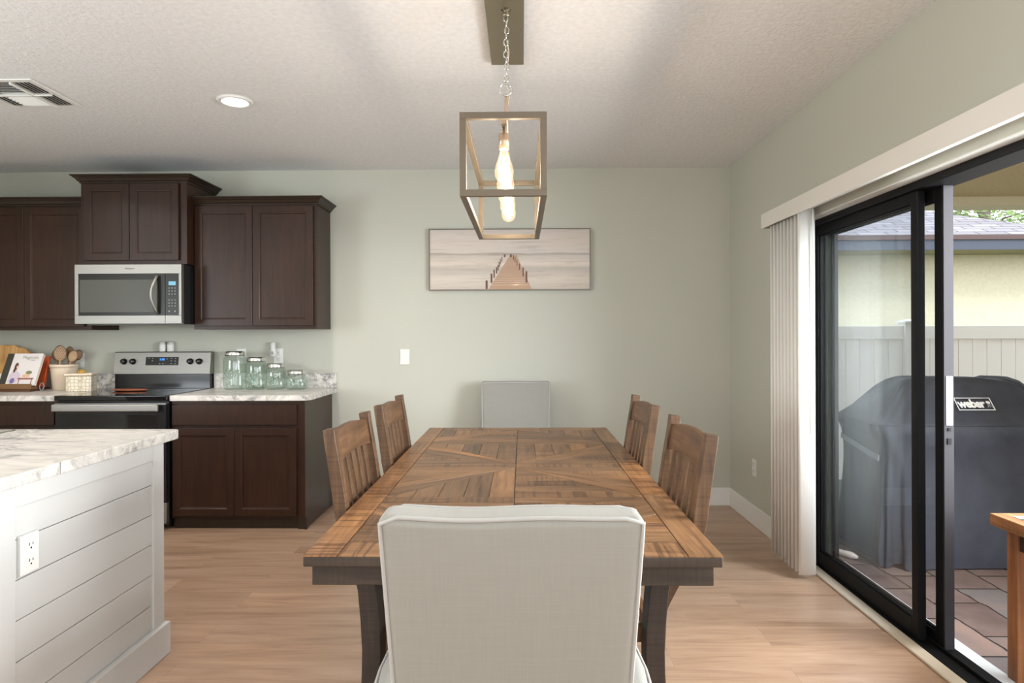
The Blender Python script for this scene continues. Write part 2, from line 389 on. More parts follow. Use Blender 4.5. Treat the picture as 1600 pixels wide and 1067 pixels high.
obj('lock_slot', boxes((1.745, 1.760, 2.6365, 2.6405, .86, .885), (1.747, 1.758, 2.6365, 2.6405, .915, .928)), M_black, sp)
struct('trim_3', boxes((1.792, 1.86, DY0, DY1, -.045, .004)), plain('outer_sill', rgb(225, 228, 232), .5))

# vertical blinds
vb = thing('vertical_blind', 'white vertical blind pulled aside beside the sliding glass door', 'blind', (1.53, 3.6, .03))
def valf(bm):
    box(bm, 1.452, 1.46, 1.1, 3.88, 1.953, 2.04); box(bm, 1.46, XR-.001, 3.872, 3.88, 1.953, 2.04); box(bm, 1.46, XR-.001, 1.1, 3.872, 2.032, 2.04)
obj('valance', valf, M_vinyl, vb, bevel=.002)
obj('head_rail', boxes((1.5, 1.55, 1.12, 3.86, 1.985, 2.03)), M_white, vb)
for i in range(9):
    y = 3.42+i*.047; w = .046
    def vane(bm, y=y, i=i):
        a = R(2+rnd.uniform(-1, 3)) if i else 0; n_ = 6; xs = [-w+2*w*k/n_ for k in range(n_+1)]
        cx = 1.519; f = []
        for z in (.032, 1.985):
            r1 = []
            for k, s in enumerate(xs):
                bow = .006*(1-(s/w)**2)
                r1.append(((cx+s*math.cos(a), y+s*math.sin(a)-bow), z))
            f.append(r1)
        A = [[bm.verts.new((p[0], p[1]+t, z)) for (p, z) in row] for row in f for t in (0, .0012)]
        for k in range(n_):
            bm.faces.new([A[0][k], A[0][k+1], A[2][k+1], A[2][k]]); bm.faces.new([A[1][k], A[3][k], A[3][k+1], A[1][k+1]])
            bm.faces.new([A[0][k], A[1][k], A[1][k+1], A[0][k+1]]); bm.faces.new([A[2][k], A[2][k+1], A[3][k+1], A[3][k]])
        for k in (0, n_): bm.faces.new([A[0][k], A[2][k], A[3][k], A[1][k]])
    obj('vane', vane, M_vinyl, vb, smooth=True)
obj('wand', lambda bm: tube(bm, [(1.545, 3.40, 1.98), (1.547, 3.40, .78)], .0035, 6), plain('clear_wand', rgb(205, 205, 190), .2), vb)

def plate_switch(name, label, x, z):
    t = thing(name, label, 'switch', (x, YB, z))
    obj('plate', boxes((x-.037, x+.037, YB-.008, YB, z-.06, z+.06)), M_white, t, bevel=.003)
    obj('rocker', lambda bm: prism(bm, [(YB-.008, z-.035), (YB-.014, z-.035), (YB-.009, z+.035), (YB-.008, z+.035)], 'X', x-.018, x+.018), M_white, t, bevel=.001)
    return t
plate_switch('light_switch', 'white rocker switch on the sage wall below the pier picture', -.909, 1.15)
def outlet_faces(bm, fx):
    """fx maps (u,v) small offsets and depth to world"""
    pass
def outlet(name, label, o, ux, nrm, parent=None, plug=False):
    """o: centre on the wall; ux: sideways unit; nrm: outward unit"""
    o = Vector(o); ux = Vector(ux); nrm = Vector(nrm); uz = Vector((0, 0, 1))
    def bx(bm, u0, u1, v0, v1, d0, d1):
        vs = box(bm, u0, u1, d0, d1, v0, v1)
        for v in vs: v.co = o+ux*v.co.x+nrm*v.co.y+uz*v.co.z
    if parent is None: t = thing(name, label, 'outlet', o)
    else: t = None
    p = obj('outlet_plate' if parent else 'plate', lambda bm: bx(bm, -.036, .036, -.058, .058, 0, .006), M_white, parent or t, bevel=.002)
    par = t or parent
    kw = {} if t else {}
    for s in (-.024, .024):
        obj('receptacle', lambda bm: bx(bm, -.017, .017, s-.016, s+.016, .006, .009), M_white, par, bevel=.002)
    for s in (-.024, .024):
        for q in ((-.008, -.0055, s, s+.009), (.0055, .008, s, s+.008), (-.0025, .0025, s-.010, s-.005)):
            obj('socket_slot', lambda bm: bx(bm, *q, .009, .0095), M_black, par)
    return t
outlet('wall_outlet', 'white wall outlet low on the wall between baseboard and vertical blind', (XR, 4.42, .395), (0, 1, 0), (-1, 0, 0))
outlet('wall_outlet', 'white wall outlet with a plug in it above the glass jars', (-1.895, YB, 1.16), (1, 0, 0), (0, -1, 0))
outlet('wall_outlet', 'white wall outlet partly hidden behind the tallest glass jar', (-2.185, YB, 1.16), (1, 0, 0), (0, -1, 0))
outlet('wall_outlet', 'white wall outlet behind the wooden spoons in the crock', (-3.46, YB, 1.13), (1, 0, 0), (0, -1, 0))
pl = thing('plug_in_freshener', 'small white plug-in air freshener in the outlet above the jars', 'air freshener', (-1.93, YB-.03, 1.2))
obj('body', lambda bm: lathe(bm, [(.012, 1.155), (.024, 1.165), (.026, 1.19), (.02, 1.21), (.019, 1.262), (.012, 1.27)], (-1.925, YB-.034, 0), 14), M_white, pl, smooth=True)
obj('dial', lambda bm: lathe(bm, [(.014, 0), (.014, .006)], (-1.925, YB-.058, 1.185), 12, rot=Matrix.Rotation(R(90), 3, 'X')), M_grey, pl)

# picture of the pier
pc = thing('pier_picture', 'wide framed beach picture of a wooden pier reaching into a pale sea', 'picture', (-.092, YB-.02, 1.665))
px0, px1, pz0, pz1 = -.716, .532, 1.662, 2.138
n = N('beach_print', .06, 0, .5); v = n.coord((1, 1, 1)); sp_ = n.n('ShaderNodeSeparateXYZ'); n.l(v, sp_.inputs[0])
hz = n.math('MULTIPLY', sp_.outputs[2], 1.0/(pz1-pz0))
st = n.noise(n.coord((1.6, 1, 26)), 1.4, 5, .6, .4)
grd = n.ramp(n.math('ADD', hz, n.math('MULTIPLY', n.math('SUBTRACT', st, .5), .10)), [(.0, rgb(198, 187, 176)), (.18, rgb(214, 203, 192)), (.34, rgb(188, 178, 168)), (.42, rgb(216, 203, 190)), (.55, rgb(196, 186, 176)), (.585, rgb(168, 156, 146)), (.605, rgb(206, 196, 187)), (.8, rgb(208, 197, 188)), (1, rgb(198, 189, 182))])
dk = n.ramp(n.noise(n.coord((3, 1, 40)), 1.1, 5, .65, .5), [(.3, (.82, .8, .78)), (.5, (1, 1, 1))])
n.base(n.mix(1, grd, dk, 'MULTIPLY')); M_print = n.m
obj('print', boxes((px0+.008, px1-.008, YB-.024, YB-.006, pz0+.008, pz1-.008)), M_print, pc)
obj('frame', boxes((px0, px0+.008, YB-.03, YB, pz0, pz1), (px1-.008, px1, YB-.03, YB, pz0, pz1), (px0+.008, px1-.008, YB-.03, YB, pz0, pz0+.008), (px0+.008, px1-.008, YB-.03, YB, pz1-.008, pz1)), plain('thin_grey_frame', rgb(120, 112, 100), .4, .4), pc)
def pier(bm):
    y = YB-.0245; rows = 26
    zb, zt = pz0+.008, pz0+.008+.262
    for i in range(rows):
        a, b = i/rows, (i+.86)/rows
        def ed(t):
            k = t**.62; return (-.255+.165*k, .078-.115*k, zb+(zt-zb)*k)
        l0, r0, z0 = ed(a); l1, r1, z1 = ed(b)
        vs = [bm.verts.new(p) for p in ((l0, y, z0), (r0, y, z0), (r1, y, z1), (l1, y, z1))]; bm.faces.new(vs)
obj('pier_deck_print', pier, plain('pier_planks', rgb(176, 140, 112), .3), pc)
M_pp = plain('pier_posts', rgb(96, 60, 44), .3)
for x, z, w, h in ((-.27, 0, .016, .066), (-.232, .048, .014, .07), (-.212, .086, .010, .062), (-.193, .12, .009, .05), (-.181, .142, .008, .045), (-.172, .17, .007, .04), (-.163, .19, .006, .04), (-.152, .21, .006, .036), (-.13, .245, .012, .022), (.037, .048, .014, .088), (.012, .096, .009, .07), (-.016, .146, .007, .05), (-.035, .18, .006, .045), (-.05, .205, .006, .04), (-.062, .225, .006, .035), (-.082, .245, .012, .022)):
    obj('pier_post_print', boxes((x-w/2, x+w/2, YB-.0256, YB-.0252, pz0+.01+z, pz0+.01+z+h)), M_pp, pc)

# ------------------------------------------------------------------ ceiling fixtures
CANS = [(-1.565, 3.46), (-3.3, 3.46), (-1.565, .9), (-3.3, .9), (.3, -.9), (-1.565, -1.6)]  # first one is visible; the rest are unseen lamps added around the room
for i, (x, y) in enumerate(CANS):
    vis = i == 0
    if vis:
        t = thing('recessed_light', 'lit round white recessed ceiling light above the kitchen', 'ceiling light', (x, y, H))
        obj('trim_ring', lambda bm: lathe(bm, [(.068, -.009), (.078, -.014), (.092, -.010), (.096, 0), (.07, 0)], (x, y, H), 32, caps=False), M_white, t, smooth=True)
        obj('lens', lambda bm: lathe(bm, [(.0001, -.0105), (.05, -.010), (.0705, -.008)], (x, y, H), 32, caps=False), M_can, t, smooth=True)
    l = bpy.data.lights.new('can_lamp', 'AREA'); l.shape = 'DISK'; l.size = .13; l.energy = 16; l.color = (1, .95, .88); l.spread = R(150)
    o = bpy.data.objects.new('can_lamp', l); col.objects.link(o); o.location = (x, y, H-.012)
t = thing('ceiling_vent', 'white louvred air register in the ceiling', 'vent', (-2.64, 3.32, H))
vx0, vx1, vy0, vy1 = -2.84, -2.445, 3.135, 3.51
def vframe(bm):
    z0, z1 = H-.008, H-.0005; w = .032
    box(bm, vx0, vx1, vy0, vy0+w, z0, z1); box(bm, vx0, vx1, vy1-w*.6, vy1, z0, z1); box(bm, vx0, vx0+w, vy0+w, vy1-w*.6, z0, z1); box(bm, vx1-w, vx1, vy0+w, vy1-w*.6, z0, z1)
obj('frame', vframe, M_white, t, bevel=.002)
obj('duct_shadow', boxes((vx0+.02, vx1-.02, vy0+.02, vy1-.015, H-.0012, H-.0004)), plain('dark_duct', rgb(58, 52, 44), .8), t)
def slat(bm, a, b, tilt):
    a = Vector(a); b = Vector(b); d = (b-a).normalized(); s = d.cross(Vector((0, 0, 1))); w = .008
    u = s*w*math.cos(tilt)+Vector((0, 0, w*math.sin(tilt)))
    P = [a-u, b-u, b+u, a+u]; nn = d.cross(u.normalized())*.0006
    vs = [bm.verts.new(p+nn) for p in P]+[bm.verts.new(p-nn) for p in P]
    for f in ((0, 1, 2, 3), (7, 6, 5, 4), (0, 4, 5, 1), (1, 5, 6, 2), (2, 6, 7, 3), (3, 7, 4, 0)): bm.faces.new([vs[i] for i in f])
zz = H-.009
ym = (vy0+vy1)/2
for k in range(4):
    x = vx1-.045-k*.021
    for (a, b) in ((vy0+.034, ym-.006), (ym+.006, vy1-.022)):
        obj('slat', lambda bm: slat(bm, (x, a, zz), (x, b, zz), -.5), M_white, t)
xr_ = vx1-.045-4*.021
for k in range(6):
    y = vy0+.045+k*.022
    obj('slat', lambda bm: slat(bm, (vx0+.1, y, zz), (xr_, y, zz), -.5), M_white, t)
for k in range(6):
    y = ym+.014+k*.024
    obj('slat', lambda bm: slat(bm, (vx0+.1, y, zz), (xr_, y, zz), .75), M_white, t)
for k in range(3):
    x = vx0+.045+k*.022
    obj('slat', lambda bm: slat(bm, (x, vy0+.034, zz), (x, vy1-.022, zz), -.5), M_white, t)
obj('crossbar', boxes((vx0+.03, vx1-.03, ym-.004, ym+.004, H-.018, H-.002), (xr_-.004, xr_+.003, vy0+.03, vy1-.02, H-.018, H-.002)), M_white, t)

# linear lantern chandelier
LX, LY, LZ0, LZ1 = -.057, 2.48, 1.768, 2.014
LYA, LYB, LW = 2.03, 2.93, .1285
ch = thing('lantern_chandelier', 'open rectangular lantern chandelier with lit filament bulbs on a chain over the dining table', 'chandelier', (LX, LY, LZ1))
def cage(bm):
    r = .0105; x0, x1 = LX-LW, LX+LW
    for y in (LYA, LYB):
        for z in (LZ0, LZ1): box(bm, x0-r, x1+r, y-r, y+r, z-r, z+r)
        for x in (x0, x1): box(bm, x-r, x+r, y-r, y+r, LZ0+r, LZ1-r)
    for x in (x0, x1):
        for z in (LZ0, LZ1): box(bm, x-r, x+r, LYA+r, LYB-r, z-r, z+r)
obj('cage', cage, M_lantern, ch, bevel=.001)
obj('socket_bar', boxes((LX-.009, LX+.009, LYA+.01, LYB-.01, LZ1-.008, LZ1+.008)), M_lantern, ch)
obj('stem', lambda bm: lathe(bm, [(.007, LZ1), (.007, 2.235), (.004, 2.245)], (LX, LY, 0), 12), M_copper, ch, smooth=True)
def ring(bm, c, r, t, ax, sz=1.0, seg=20):
    pts = []
    for i in range(seg):
        a = 2*math.pi*i/seg; u, w = r*math.cos(a), r*sz*math.sin(a)
        pts.append((c[0]+(u if ax == 0 else 0), c[1]+(u if ax else 0), c[2]+w))
    tube(bm, pts, t, 6, closed=True)
obj('ring', lambda bm: ring(bm, (LX-.003, LY, 2.272), .024, .0026, 0), M_chrome, ch, smooth=True)
def chain(bm):
    z = 2.315; i = 0
    while z < H-.05:
        ring(bm, (LX+.002*math.sin(i), LY, z), .0085, .0019, i % 2, 1.7, 12); z += .0235; i += 1
obj('chain', chain, M_chrome, ch, smooth=True)
obj('wire', lambda bm: tube(bm, [(LX+.004+.006*math.sin(k*1.1), LY+.004, 2.03+k*.03) for k in range(19)], .0022, 6), plain('clear_cord', rgb(210, 198, 176), .4), ch, smooth=True)
obj('canopy', boxes((-.138, .013, 1.99, 2.985, H-.022, H)), M_nickel, ch, bevel=.002)
obj('canopy_hook', lambda bm: lathe(bm, [(.012, H-.05), (.014, H-.04), (.008, H-.03), (.02, H-.022)], (LX, LY, 0), 12), M_nickel, ch, smooth=True)
for k in range(5):
    y = LYA+.09+k*(LYB-LYA-.18)/4
    bz = LZ1-.008
    s = obj('socket', lambda bm: lathe(bm, [(.005, bz), (.005, bz-.018), (.0175, bz-.022), (.0175, bz-.072), (.014, bz-.072)], (LX, y, 0), 16), M_copper, ch, smooth=True)
    sz = bz-.066
    b = obj('bulb', lambda bm: lathe(bm, [(.012, sz), (.0135, sz-.012), (.02, sz-.035), (.028, sz-.06), (.0318, sz-.08), (.030, sz-.097), (.022, sz-.111), (.010, sz-.118), (.0005, sz-.12)], (LX, y, 0), 24, caps=False), M_bulbg, ch, smooth=True)
    def fil(bm):
        for a in range(4):
            an = a*math.pi/2+.4
            tube(bm, [(LX+.004*math.cos(an), y+.004*math.sin(an), sz-.035), (LX+.009*math.cos(an), y+.009*math.sin(an), sz-.09)], .0011, 5)
    obj('filament', fil, M_fil, b)
    l = bpy.data.lights.new('bulb_lamp', 'POINT'); l.energy = 2.8; l.shadow_soft_size = .014; l.color = (1, .86, .68)
    o = bpy.data.objects.new('bulb_lamp', l); col.objects.link(o); o.location = (LX, y, sz-.065)

# ------------------------------------------------------------------ kitchen cabinets
def shaker(x0, x1, z0, z1, yf, th=.019, fr=.055, flat=False):
    """door slab facing -Y whose back is at yf and front at yf-th"""
    def f(bm):
        y = yf-th
        L = [((x0, z0, x1, z1), yf), ((x0, z0, x1, z1), y+.002), ((x0+.002, z0+.002, x1-.002, z1-.002), y)]
        if flat: L += [((x0+.012, z0+.012, x1-.012, z1-.012), y)]
        else:
            L += [((x0+fr-.008, z0+fr-.008, x1-fr+.008, z1-fr+.008), y), ((x0+fr-.005, z0+fr-.005, x1-fr+.005, z1-fr+.005), y+.0025), ((x0+fr, z0+fr, x1-fr, z1-fr), y+.003), ((x0+fr+.004, z0+fr+.004, x1-fr-.004, z1-fr-.004), y+.0095)]
        rings = [[bm.verts.new((a, yy, b)) for a, b in ((r[0], r[1]), (r[2], r[1]), (r[2], r[3]), (r[0], r[3]))] for r, yy in L]
        for A, B in zip(rings, rings[1:]):
            for i in range(4): bm.faces.new([A[i], A[(i+1) % 4], B[(i+1) % 4], B[i]])
        bm.faces.new(rings[0][::-1]); bm.faces.new(rings[-1])
    return f
def crown(bm, x0, x1, yf, yb, z0, z1, out=.045, left=True, rightside=True):
    """stepped crown moulding mitred round the top of a cabinet"""
    prof = [(0, z0), (.008, z0), (.008, z0+.008), (.016, z0+.012), (out*.55, z0+(z1-z0)*.55), (out*.8, z0+(z1-z0)*.72), (out*.8, z1-.012), (out, z1-.008), (out, z1), (0, z1)]
    rows = []
    for o, z in prof:
        xl = x0-o if left else x0; xr = x1+o if rightside else x1
        rows.append([bm.verts.new(p) for p in ((xl, yb, z), (xl, yf-o, z), (xr, yf-o, z), (xr, yb, z))])
    k = len(rows)
    for i in range(k-1):
        A, B = rows[i], rows[i+1]
        for j in range(3): bm.faces.new([A[j], A[j+1], B[j+1], B[j]])
    bm.faces.new(rows[-1])
WY = YB
def wall_cab(label, x0, x1, yf, z0, z1, doors, cz, cl, crt, dz0, dz1):
    t = thing('wall_cabinet', label, 'cabinet', ((x0+x1)/2, yf, z0))
    obj('carcass', boxes((x0, x1, yf, WY, z0, z1)), M_cab, t, bevel=.0015)
    for a, b in doors: obj('door', shaker(a, b, dz0, dz1, yf-.001), M_cab, t)
    obj('crown_moulding', lambda bm: crown(bm, x0, x1, yf, WY, z1-.012, cz, .05, cl, crt), M_crown, t)
    return t
wall_cab('dark brown wall cabinet with two tall doors above the jars', -2.39, -1.487, 4.61, 1.366, 2.285, [(-2.377, -1.956), (-1.952, -1.512)], 2.327, False, True, 1.39, 2.262)
wall_cab('raised dark brown wall cabinet with two short doors above the microwave', -3.146, -2.383, 4.50, 1.83, 2.424, [(-3.115, -2.790), (-2.785, -2.436)], 2.465, True, True, 1.858, 2.405)
wall_cab('dark brown wall cabinet above the cookbook stand', -4.39, -3.148, 4.61, 1.366, 2.285, [(-4.37, -4.075), (-4.07, -3.636), (-3.632, -3.19)], 2.330, False, False, 1.39, 2.262)

def base_cab(label, x0, x1, bays, endpanel=False):
    t = thing('base_cabinet', label, 'cabinet', ((x0+x1)/2, 4.6, 0))
    obj('carcass', boxes((x0, x1-(.002 if endpanel else 0), 4.31, WY-.001, .075, .876)), M_cab, t, bevel=.001)
    obj('toe_kick', boxes((x0, x1-.002, 4.335, WY-.001, 0, .075)), M_crown, t)
    if endpanel: obj('end_panel', boxes((x1-.002, x1+.001, 4.312, WY-.001, 0, .876)), M_cabside, t); obj('toe_trim', boxes((x1+.001, x1+.010, 4.30, 4.312, 0, .085), (x1-.05, x1+.010, 4.312, 4.33, 0, .075)), M_crown, t)
    for a, b, dd in bays:
        obj('drawer_front', shaker(a, b, .712, .848, 4.309, flat=True), M_cab, t)
        k = len(dd)-1
        for p, q in zip(dd, dd[1:]): obj('door', shaker(p+.0015, q-.0015, .095, .690, 4.309), M_cab, t)
    return t
base_cab('dark brown base cabinet with two doors under the counter that holds the jars', -2.392, -1.478, [(-2.392+.012, -1.53, (-2.38, -1.956, -1.53))], True)
base_cab('dark brown base cabinet to the far side of the range behind the island', -4.39, -3.172, [(-3.62, -3.19, (-3.62, -3.19)), (-4.1, -3.66, (-4.1, -3.66))])

def ctop(poly_fn, name, label, loc):
    return None
def slab(bm, pts, z0, z1): prism(bm, pts, 'Z', z0, z1)
def rc(cx, cy, r, a0, a1, k=6): return [(cx+r*math.cos(R(a0+(a1-a0)*i/k)), cy+r*math.sin(R(a0+(a1-a0)*i/k))) for i in range(k+1)]
t = thing('countertop', 'marble patterned countertop carrying the four glass jars', 'countertop', (-1.92, 4.6, .876))
obj('slab', lambda bm: slab(bm, [(-2.394, WY)]+[(-2.394, 4.285)]+rc(-1.50, 4.345, .06, 270, 360)+[(-1.438, WY-.02), (-1.438, WY)], .876, .914), M_marble, t, bevel=.003)
obj('backsplash', boxes((-2.394, -1.438, WY-.02, WY, .914, 1.027)), M_marble, t, bevel=.002)
t = thing('countertop', 'marble patterned countertop under the cookbook stand and utensil crock', 'countertop', (-3.7, 4.6, .876))
obj('slab', boxes((-4.39, -3.168, 4.285, WY, .876, .914)), M_marble, t, bevel=.003)
obj('backsplash', boxes((-4.39, -3.168, WY-.02, WY, .914, 1.027)), M_marble, t, bevel=.002)

# microwave
t = thing('microwave', 'stainless over-the-range microwave below the raised cabinet', 'microwave', (-2.765, 4.6, 1.404))
mx0, mx1, my = -3.145, -2.388, 4.43
obj('body', boxes((mx0+.006, mx1-.004, my+.035, WY, 1.402, 1.826)), M_enamel, t, bevel=.002)
dsx = -2.503
def mwdoor(bm):   # steel rails round the glass
    box(bm, mx0, mx1, my, my+.035, 1.757, 1.822); box(bm, mx0, dsx-.001, my, my+.035, 1.406, 1.463); box(bm, dsx+.001, mx1, my, my+.035, 1.406, 1.463)
    box(bm, mx0, mx0+.026, my, my+.035, 1.463, 1.757); box(bm, mx1-.018, mx1, my, my+.035, 1.463, 1.757)
obj('steel_front', mwdoor, M_steel, t, bevel=.0015)
dr = obj('door_glass', boxes((mx0+.026, dsx-.001, my+.002, my+.033, 1.463, 1.757)), M_mwd, t, bevel=.002)
obj('window_mesh', boxes((mx0+.036, dsx-.055, my+.0012, my+.004, 1.487, 1.715)), M_mwg, dr)
obj('control_panel', boxes((dsx+.001, mx1-.018, my+.002, my+.033, 1.463, 1.757)), M_mwd, t, bevel=.001)
obj('display', boxes((-2.478, -2.428, my+.0008, my+.003, 1.675, 1.702)), M_lcd, t)
def keys(bm):
    for r in range(7):
        for c in range(3):
            if r in (3,) : continue
            x = -2.475+c*.021; z = 1.655-r*.021
            lathe(bm, [(.0042, 0), (.0042, .0008)], (x, my+.002, z), 8, rot=Matrix.Rotation(R(90), 3, 'X'))
    for c in (0, 2): lathe(bm, [(.006, 0), (.006, .0008)], (-2.475+c*.021, my+.002, 1.492), 8, rot=Matrix.Rotation(R(90), 3, 'X'))
obj('keypad', keys, M_grey, t)
def mwh(bm):
    pts = []
    for i in range(13):
        k = i/12; z = 1.475+.265*k; b = math.sin(math.pi*k)
        pts.append((-2.555-.022*b, my-.008-.045*b, z))
    tube(bm, pts, .014, 10, sx=1.0, sy=.5)
obj('handle', mwh, M_steel, t, smooth=True)
obj('brand_lettering', text_bm('Whirlpool', .016, Matrix.Translation((-2.755, my-.0004, 1.793)) @ FRONT), M_printk, t)
obj('underside_lamp', boxes((mx0+.05, mx1-.25, my+.06, my+.2, 1.398, 1.403)), M_grey, t)

# range
t = thing('electric_range', 'stainless and black electric range between the two kitchen counters', 'range', (-2.78, 4.6, 0))
rx0, rx1, ry = -3.162, -2.400, 4.245
obj('body', boxes((rx0+.004, rx1-.004, ry+.05, WY-.005, .03, .895)), M_enamel, t, bevel=.002)
obj('cooktop', lambda bm: box(bm, rx0, rx1, ry+.005, 4.862, .882, .917), M_ctop, t, bevel=.006, seg=3)
def burners(bm):
    for x, y, r in ((-2.98, 4.44, .1), (-2.6, 4.44, .075), (-2.98, 4.7, .075), (-2.6, 4.7, .1)):
        lathe(bm, [(r, .9172), (r+.002, .9176), (r+.004, .9172)], (x, y, 0), 40, caps=False)
obj('burner_rings', burners, plain('burner_print', rgb(70, 70, 70), .3), t)
od = obj('oven_door', boxes((rx0+.003, rx1-.003, ry+.012, ry+.05, .20, .862)), M_enamel, t, bevel=.004)
obj('door_window', boxes((rx0+.06, rx1-.06, ry+.0105, ry+.014, .33, .79)), M_oveng, od)
obj('door_trim', boxes((rx0+.003, rx1-.003, ry+.009, ry+.014, .855, .864)), M_steel, od)
obj('handle', lambda bm: box(bm, rx0+.008, rx1-.035, ry-.035, ry-.012, .812, .862), M_steel, od, bevel=.008, seg=3)
obj('handle_mount', boxes((rx0+.04, rx0+.07, ry-.013, ry+.012, .82, .85), (rx1-.1, rx1-.07, ry-.013, ry+.012, .82, .85)), M_steel, od)
obj('storage_drawer', boxes((rx0+.003, rx1-.003, ry+.015, ry+.05, .05, .19)), M_steel, t, bevel=.004)
def bguard(bm): prism(bm, [(4.862, 1.026), (4.925, 1.026), (4.925, 1.197), (4.885, 1.197)], 'X', rx0+.022, rx1+.022)
bx0, bx1 = -3.148, -2.397
bgd = obj('backguard', lambda bm: prism(bm, [(4.850, 1.026), (4.925, 1.026), (4.925, 1.197), (4.880, 1.197), (4.874, 1.192)], 'X', bx0, bx1), M_steel, t, bevel=.003)
obj('backguard_base', boxes((bx0+.008, bx1-.004, 4.862, 4.925, .917, 1.026)), M_enamel, t, bevel=.002)
ang = math.atan2(.024, .166)
BGM = Matrix.Rotation(-ang, 3, 'X')
def onbg(x, z, d=0):   # point on the sloping face
    k = (z-1.026)/.166
    return Vector((x, 4.850+.024*k, z))+Vector((0, -math.cos(ang), -math.sin(ang)))*d*1.0
def bgbox(x0, x1, z0, z1, d0, d1):
    def f(bm):
        vs = [bm.verts.new(onbg(x, z, d)) for x in (x0, x1) for z in (z0, z1) for d in (d0, d1)]
        for q in ((0, 1, 3, 2), (4, 6, 7, 5), (0, 4, 5, 1), (2, 3, 7, 6), (0, 2, 6, 4), (1, 5, 7, 3)): bm.faces.new([vs[i] for i in q])
    return f
obj('display_panel', bgbox(-2.9, -2.645, 1.094, 1.157, 0, .0015), M_mwd, bgd)
m_ = Matrix.Translation(onbg(-2.772, 1.138, .002)) @ Matrix.Rotation(R(90)-ang, 4, 'X')
obj('clock_digits', text_bm('5:00', .024, m_), M_blue, bgd)
def marks(bm):
    for x, z in ((-2.875, 1.148), (-2.847, 1.147), (-2.848, 1.128), (-2.79, 1.106), (-2.765, 1.106), (-2.735, 1.142), (-2.7, 1.147), (-2.7, 1.128), (-2.7, 1.106), (-2.67, 1.147), (-2.67, 1.126), (-2.67, 1.106)):
        bgbox(x-.005, x+.005, z-.0025, z+.0025, .0015, .002)(bm)
obj('panel_marks', marks, M_grey, bgd)
for x in (-3.068, -2.998, -2.553, -2.483):
    kb = obj('knob', lambda bm: lathe(bm, [(.024, 0), (.023, .006), (.020, .008), (.018, .026), (.015, .028)], onbg(x, 1.122, 0), 20, rot=Matrix.Rotation(R(90)-ang, 3, 'X')), M_enamel, bgd, smooth=True)
    obj('knob_grip', lambda bm: rbox(bm, onbg(x, 1.122, .032), (.01, .012, .034), (-ang, 0, 0)), M_enamel, kb, bevel=.002)

# ------------------------------------------------------------------ island
isl = thing('kitchen_island', 'white shiplap kitchen island base under a marble countertop', 'island', (-2.5, 2.2, 0))
IX, IY0, IY1 = -1.495, 1.755, 2.61
obj('body', boxes((-3.7, IX-.012, IY0, IY1, 0, .876)), M_island, isl)
def ship(bm):
    zs = [.13, .231, .353, .475, .595, .715, .813]
    for a, b in zip(zs, zs[1:]): box(bm, IX-.012, IX, 1.845, 2.545, a+.0015, b-.0015)
obj('shiplap_boards', ship, M_island, isl, bevel=.001, seg=1)
obj('corner_board', boxes((IX-.012, IX+.008, 2.545, IY1+.008, .0, .876)), M_island, isl, bevel=.0015)
obj('corner_board', boxes((IX-.012, IX+.008, IY0-.008, 1.845, .0, .876)), M_island, isl, bevel=.0015)
obj('top_board', boxes((IX-.012, IX+.008, 1.845, 2.545, .813, .876)), M_island, isl, bevel=.0015)
obj('baseboard', boxes((IX-.011, IX+.026, IY0-.02, IY1+.024, 0, .13), (-3.7, IX+.008, IY1, IY1+.024, 0, .13)), M_island, isl, bevel=.003)
outlet('o', '', (IX+.006, 1.895, .664), (0, 1, 0), (1, 0, 0), parent=isl)
obj('outlet_box_extender', boxes((IX, IX+.006, 1.857, 1.933, .604, .724)), M_island, isl)
t = thing('island_countertop', 'pale marble patterned countertop on the white shiplap island', 'countertop', (-2.5, 2.2, .876))
obj('slab', lambda bm: slab(bm, [(-3.75, 2.735), (-3.75, 1.68)]+[(-1.475, 1.68)]+rc(-1.51, 2.70, .035, 0, 90), .876, .914), M_marble, t, bevel=.003)
obj('edge_seam', boxes((-1.4755, -1.4745, 2.009, 2.0105, .877, .9135)), M_printk, t)
sk = thing('kitchen_sink', 'rim of a stainless drop-in sink at the far edge of the island countertop', 'sink', (-2.6, 2.5, .914))
def sinkf(bm):
    box(bm, -2.95, -2.17, 2.28, 2.30, .914, .919); box(bm, -2.95, -2.17, 2.66, 2.695, .914, .919); box(bm, -2.95, -2.93, 2.3, 2.66, .914, .919); box(bm, -2.19, -2.17, 2.3, 2.66, .914, .919)
obj('rim', sinkf, M_steel, sk, bevel=.002)
obj('basin_sheet', boxes((-2.93, -2.19, 2.3, 2.66, .9142, .9148)), M_steel, sk)  # flat stainless sheet closing the basin

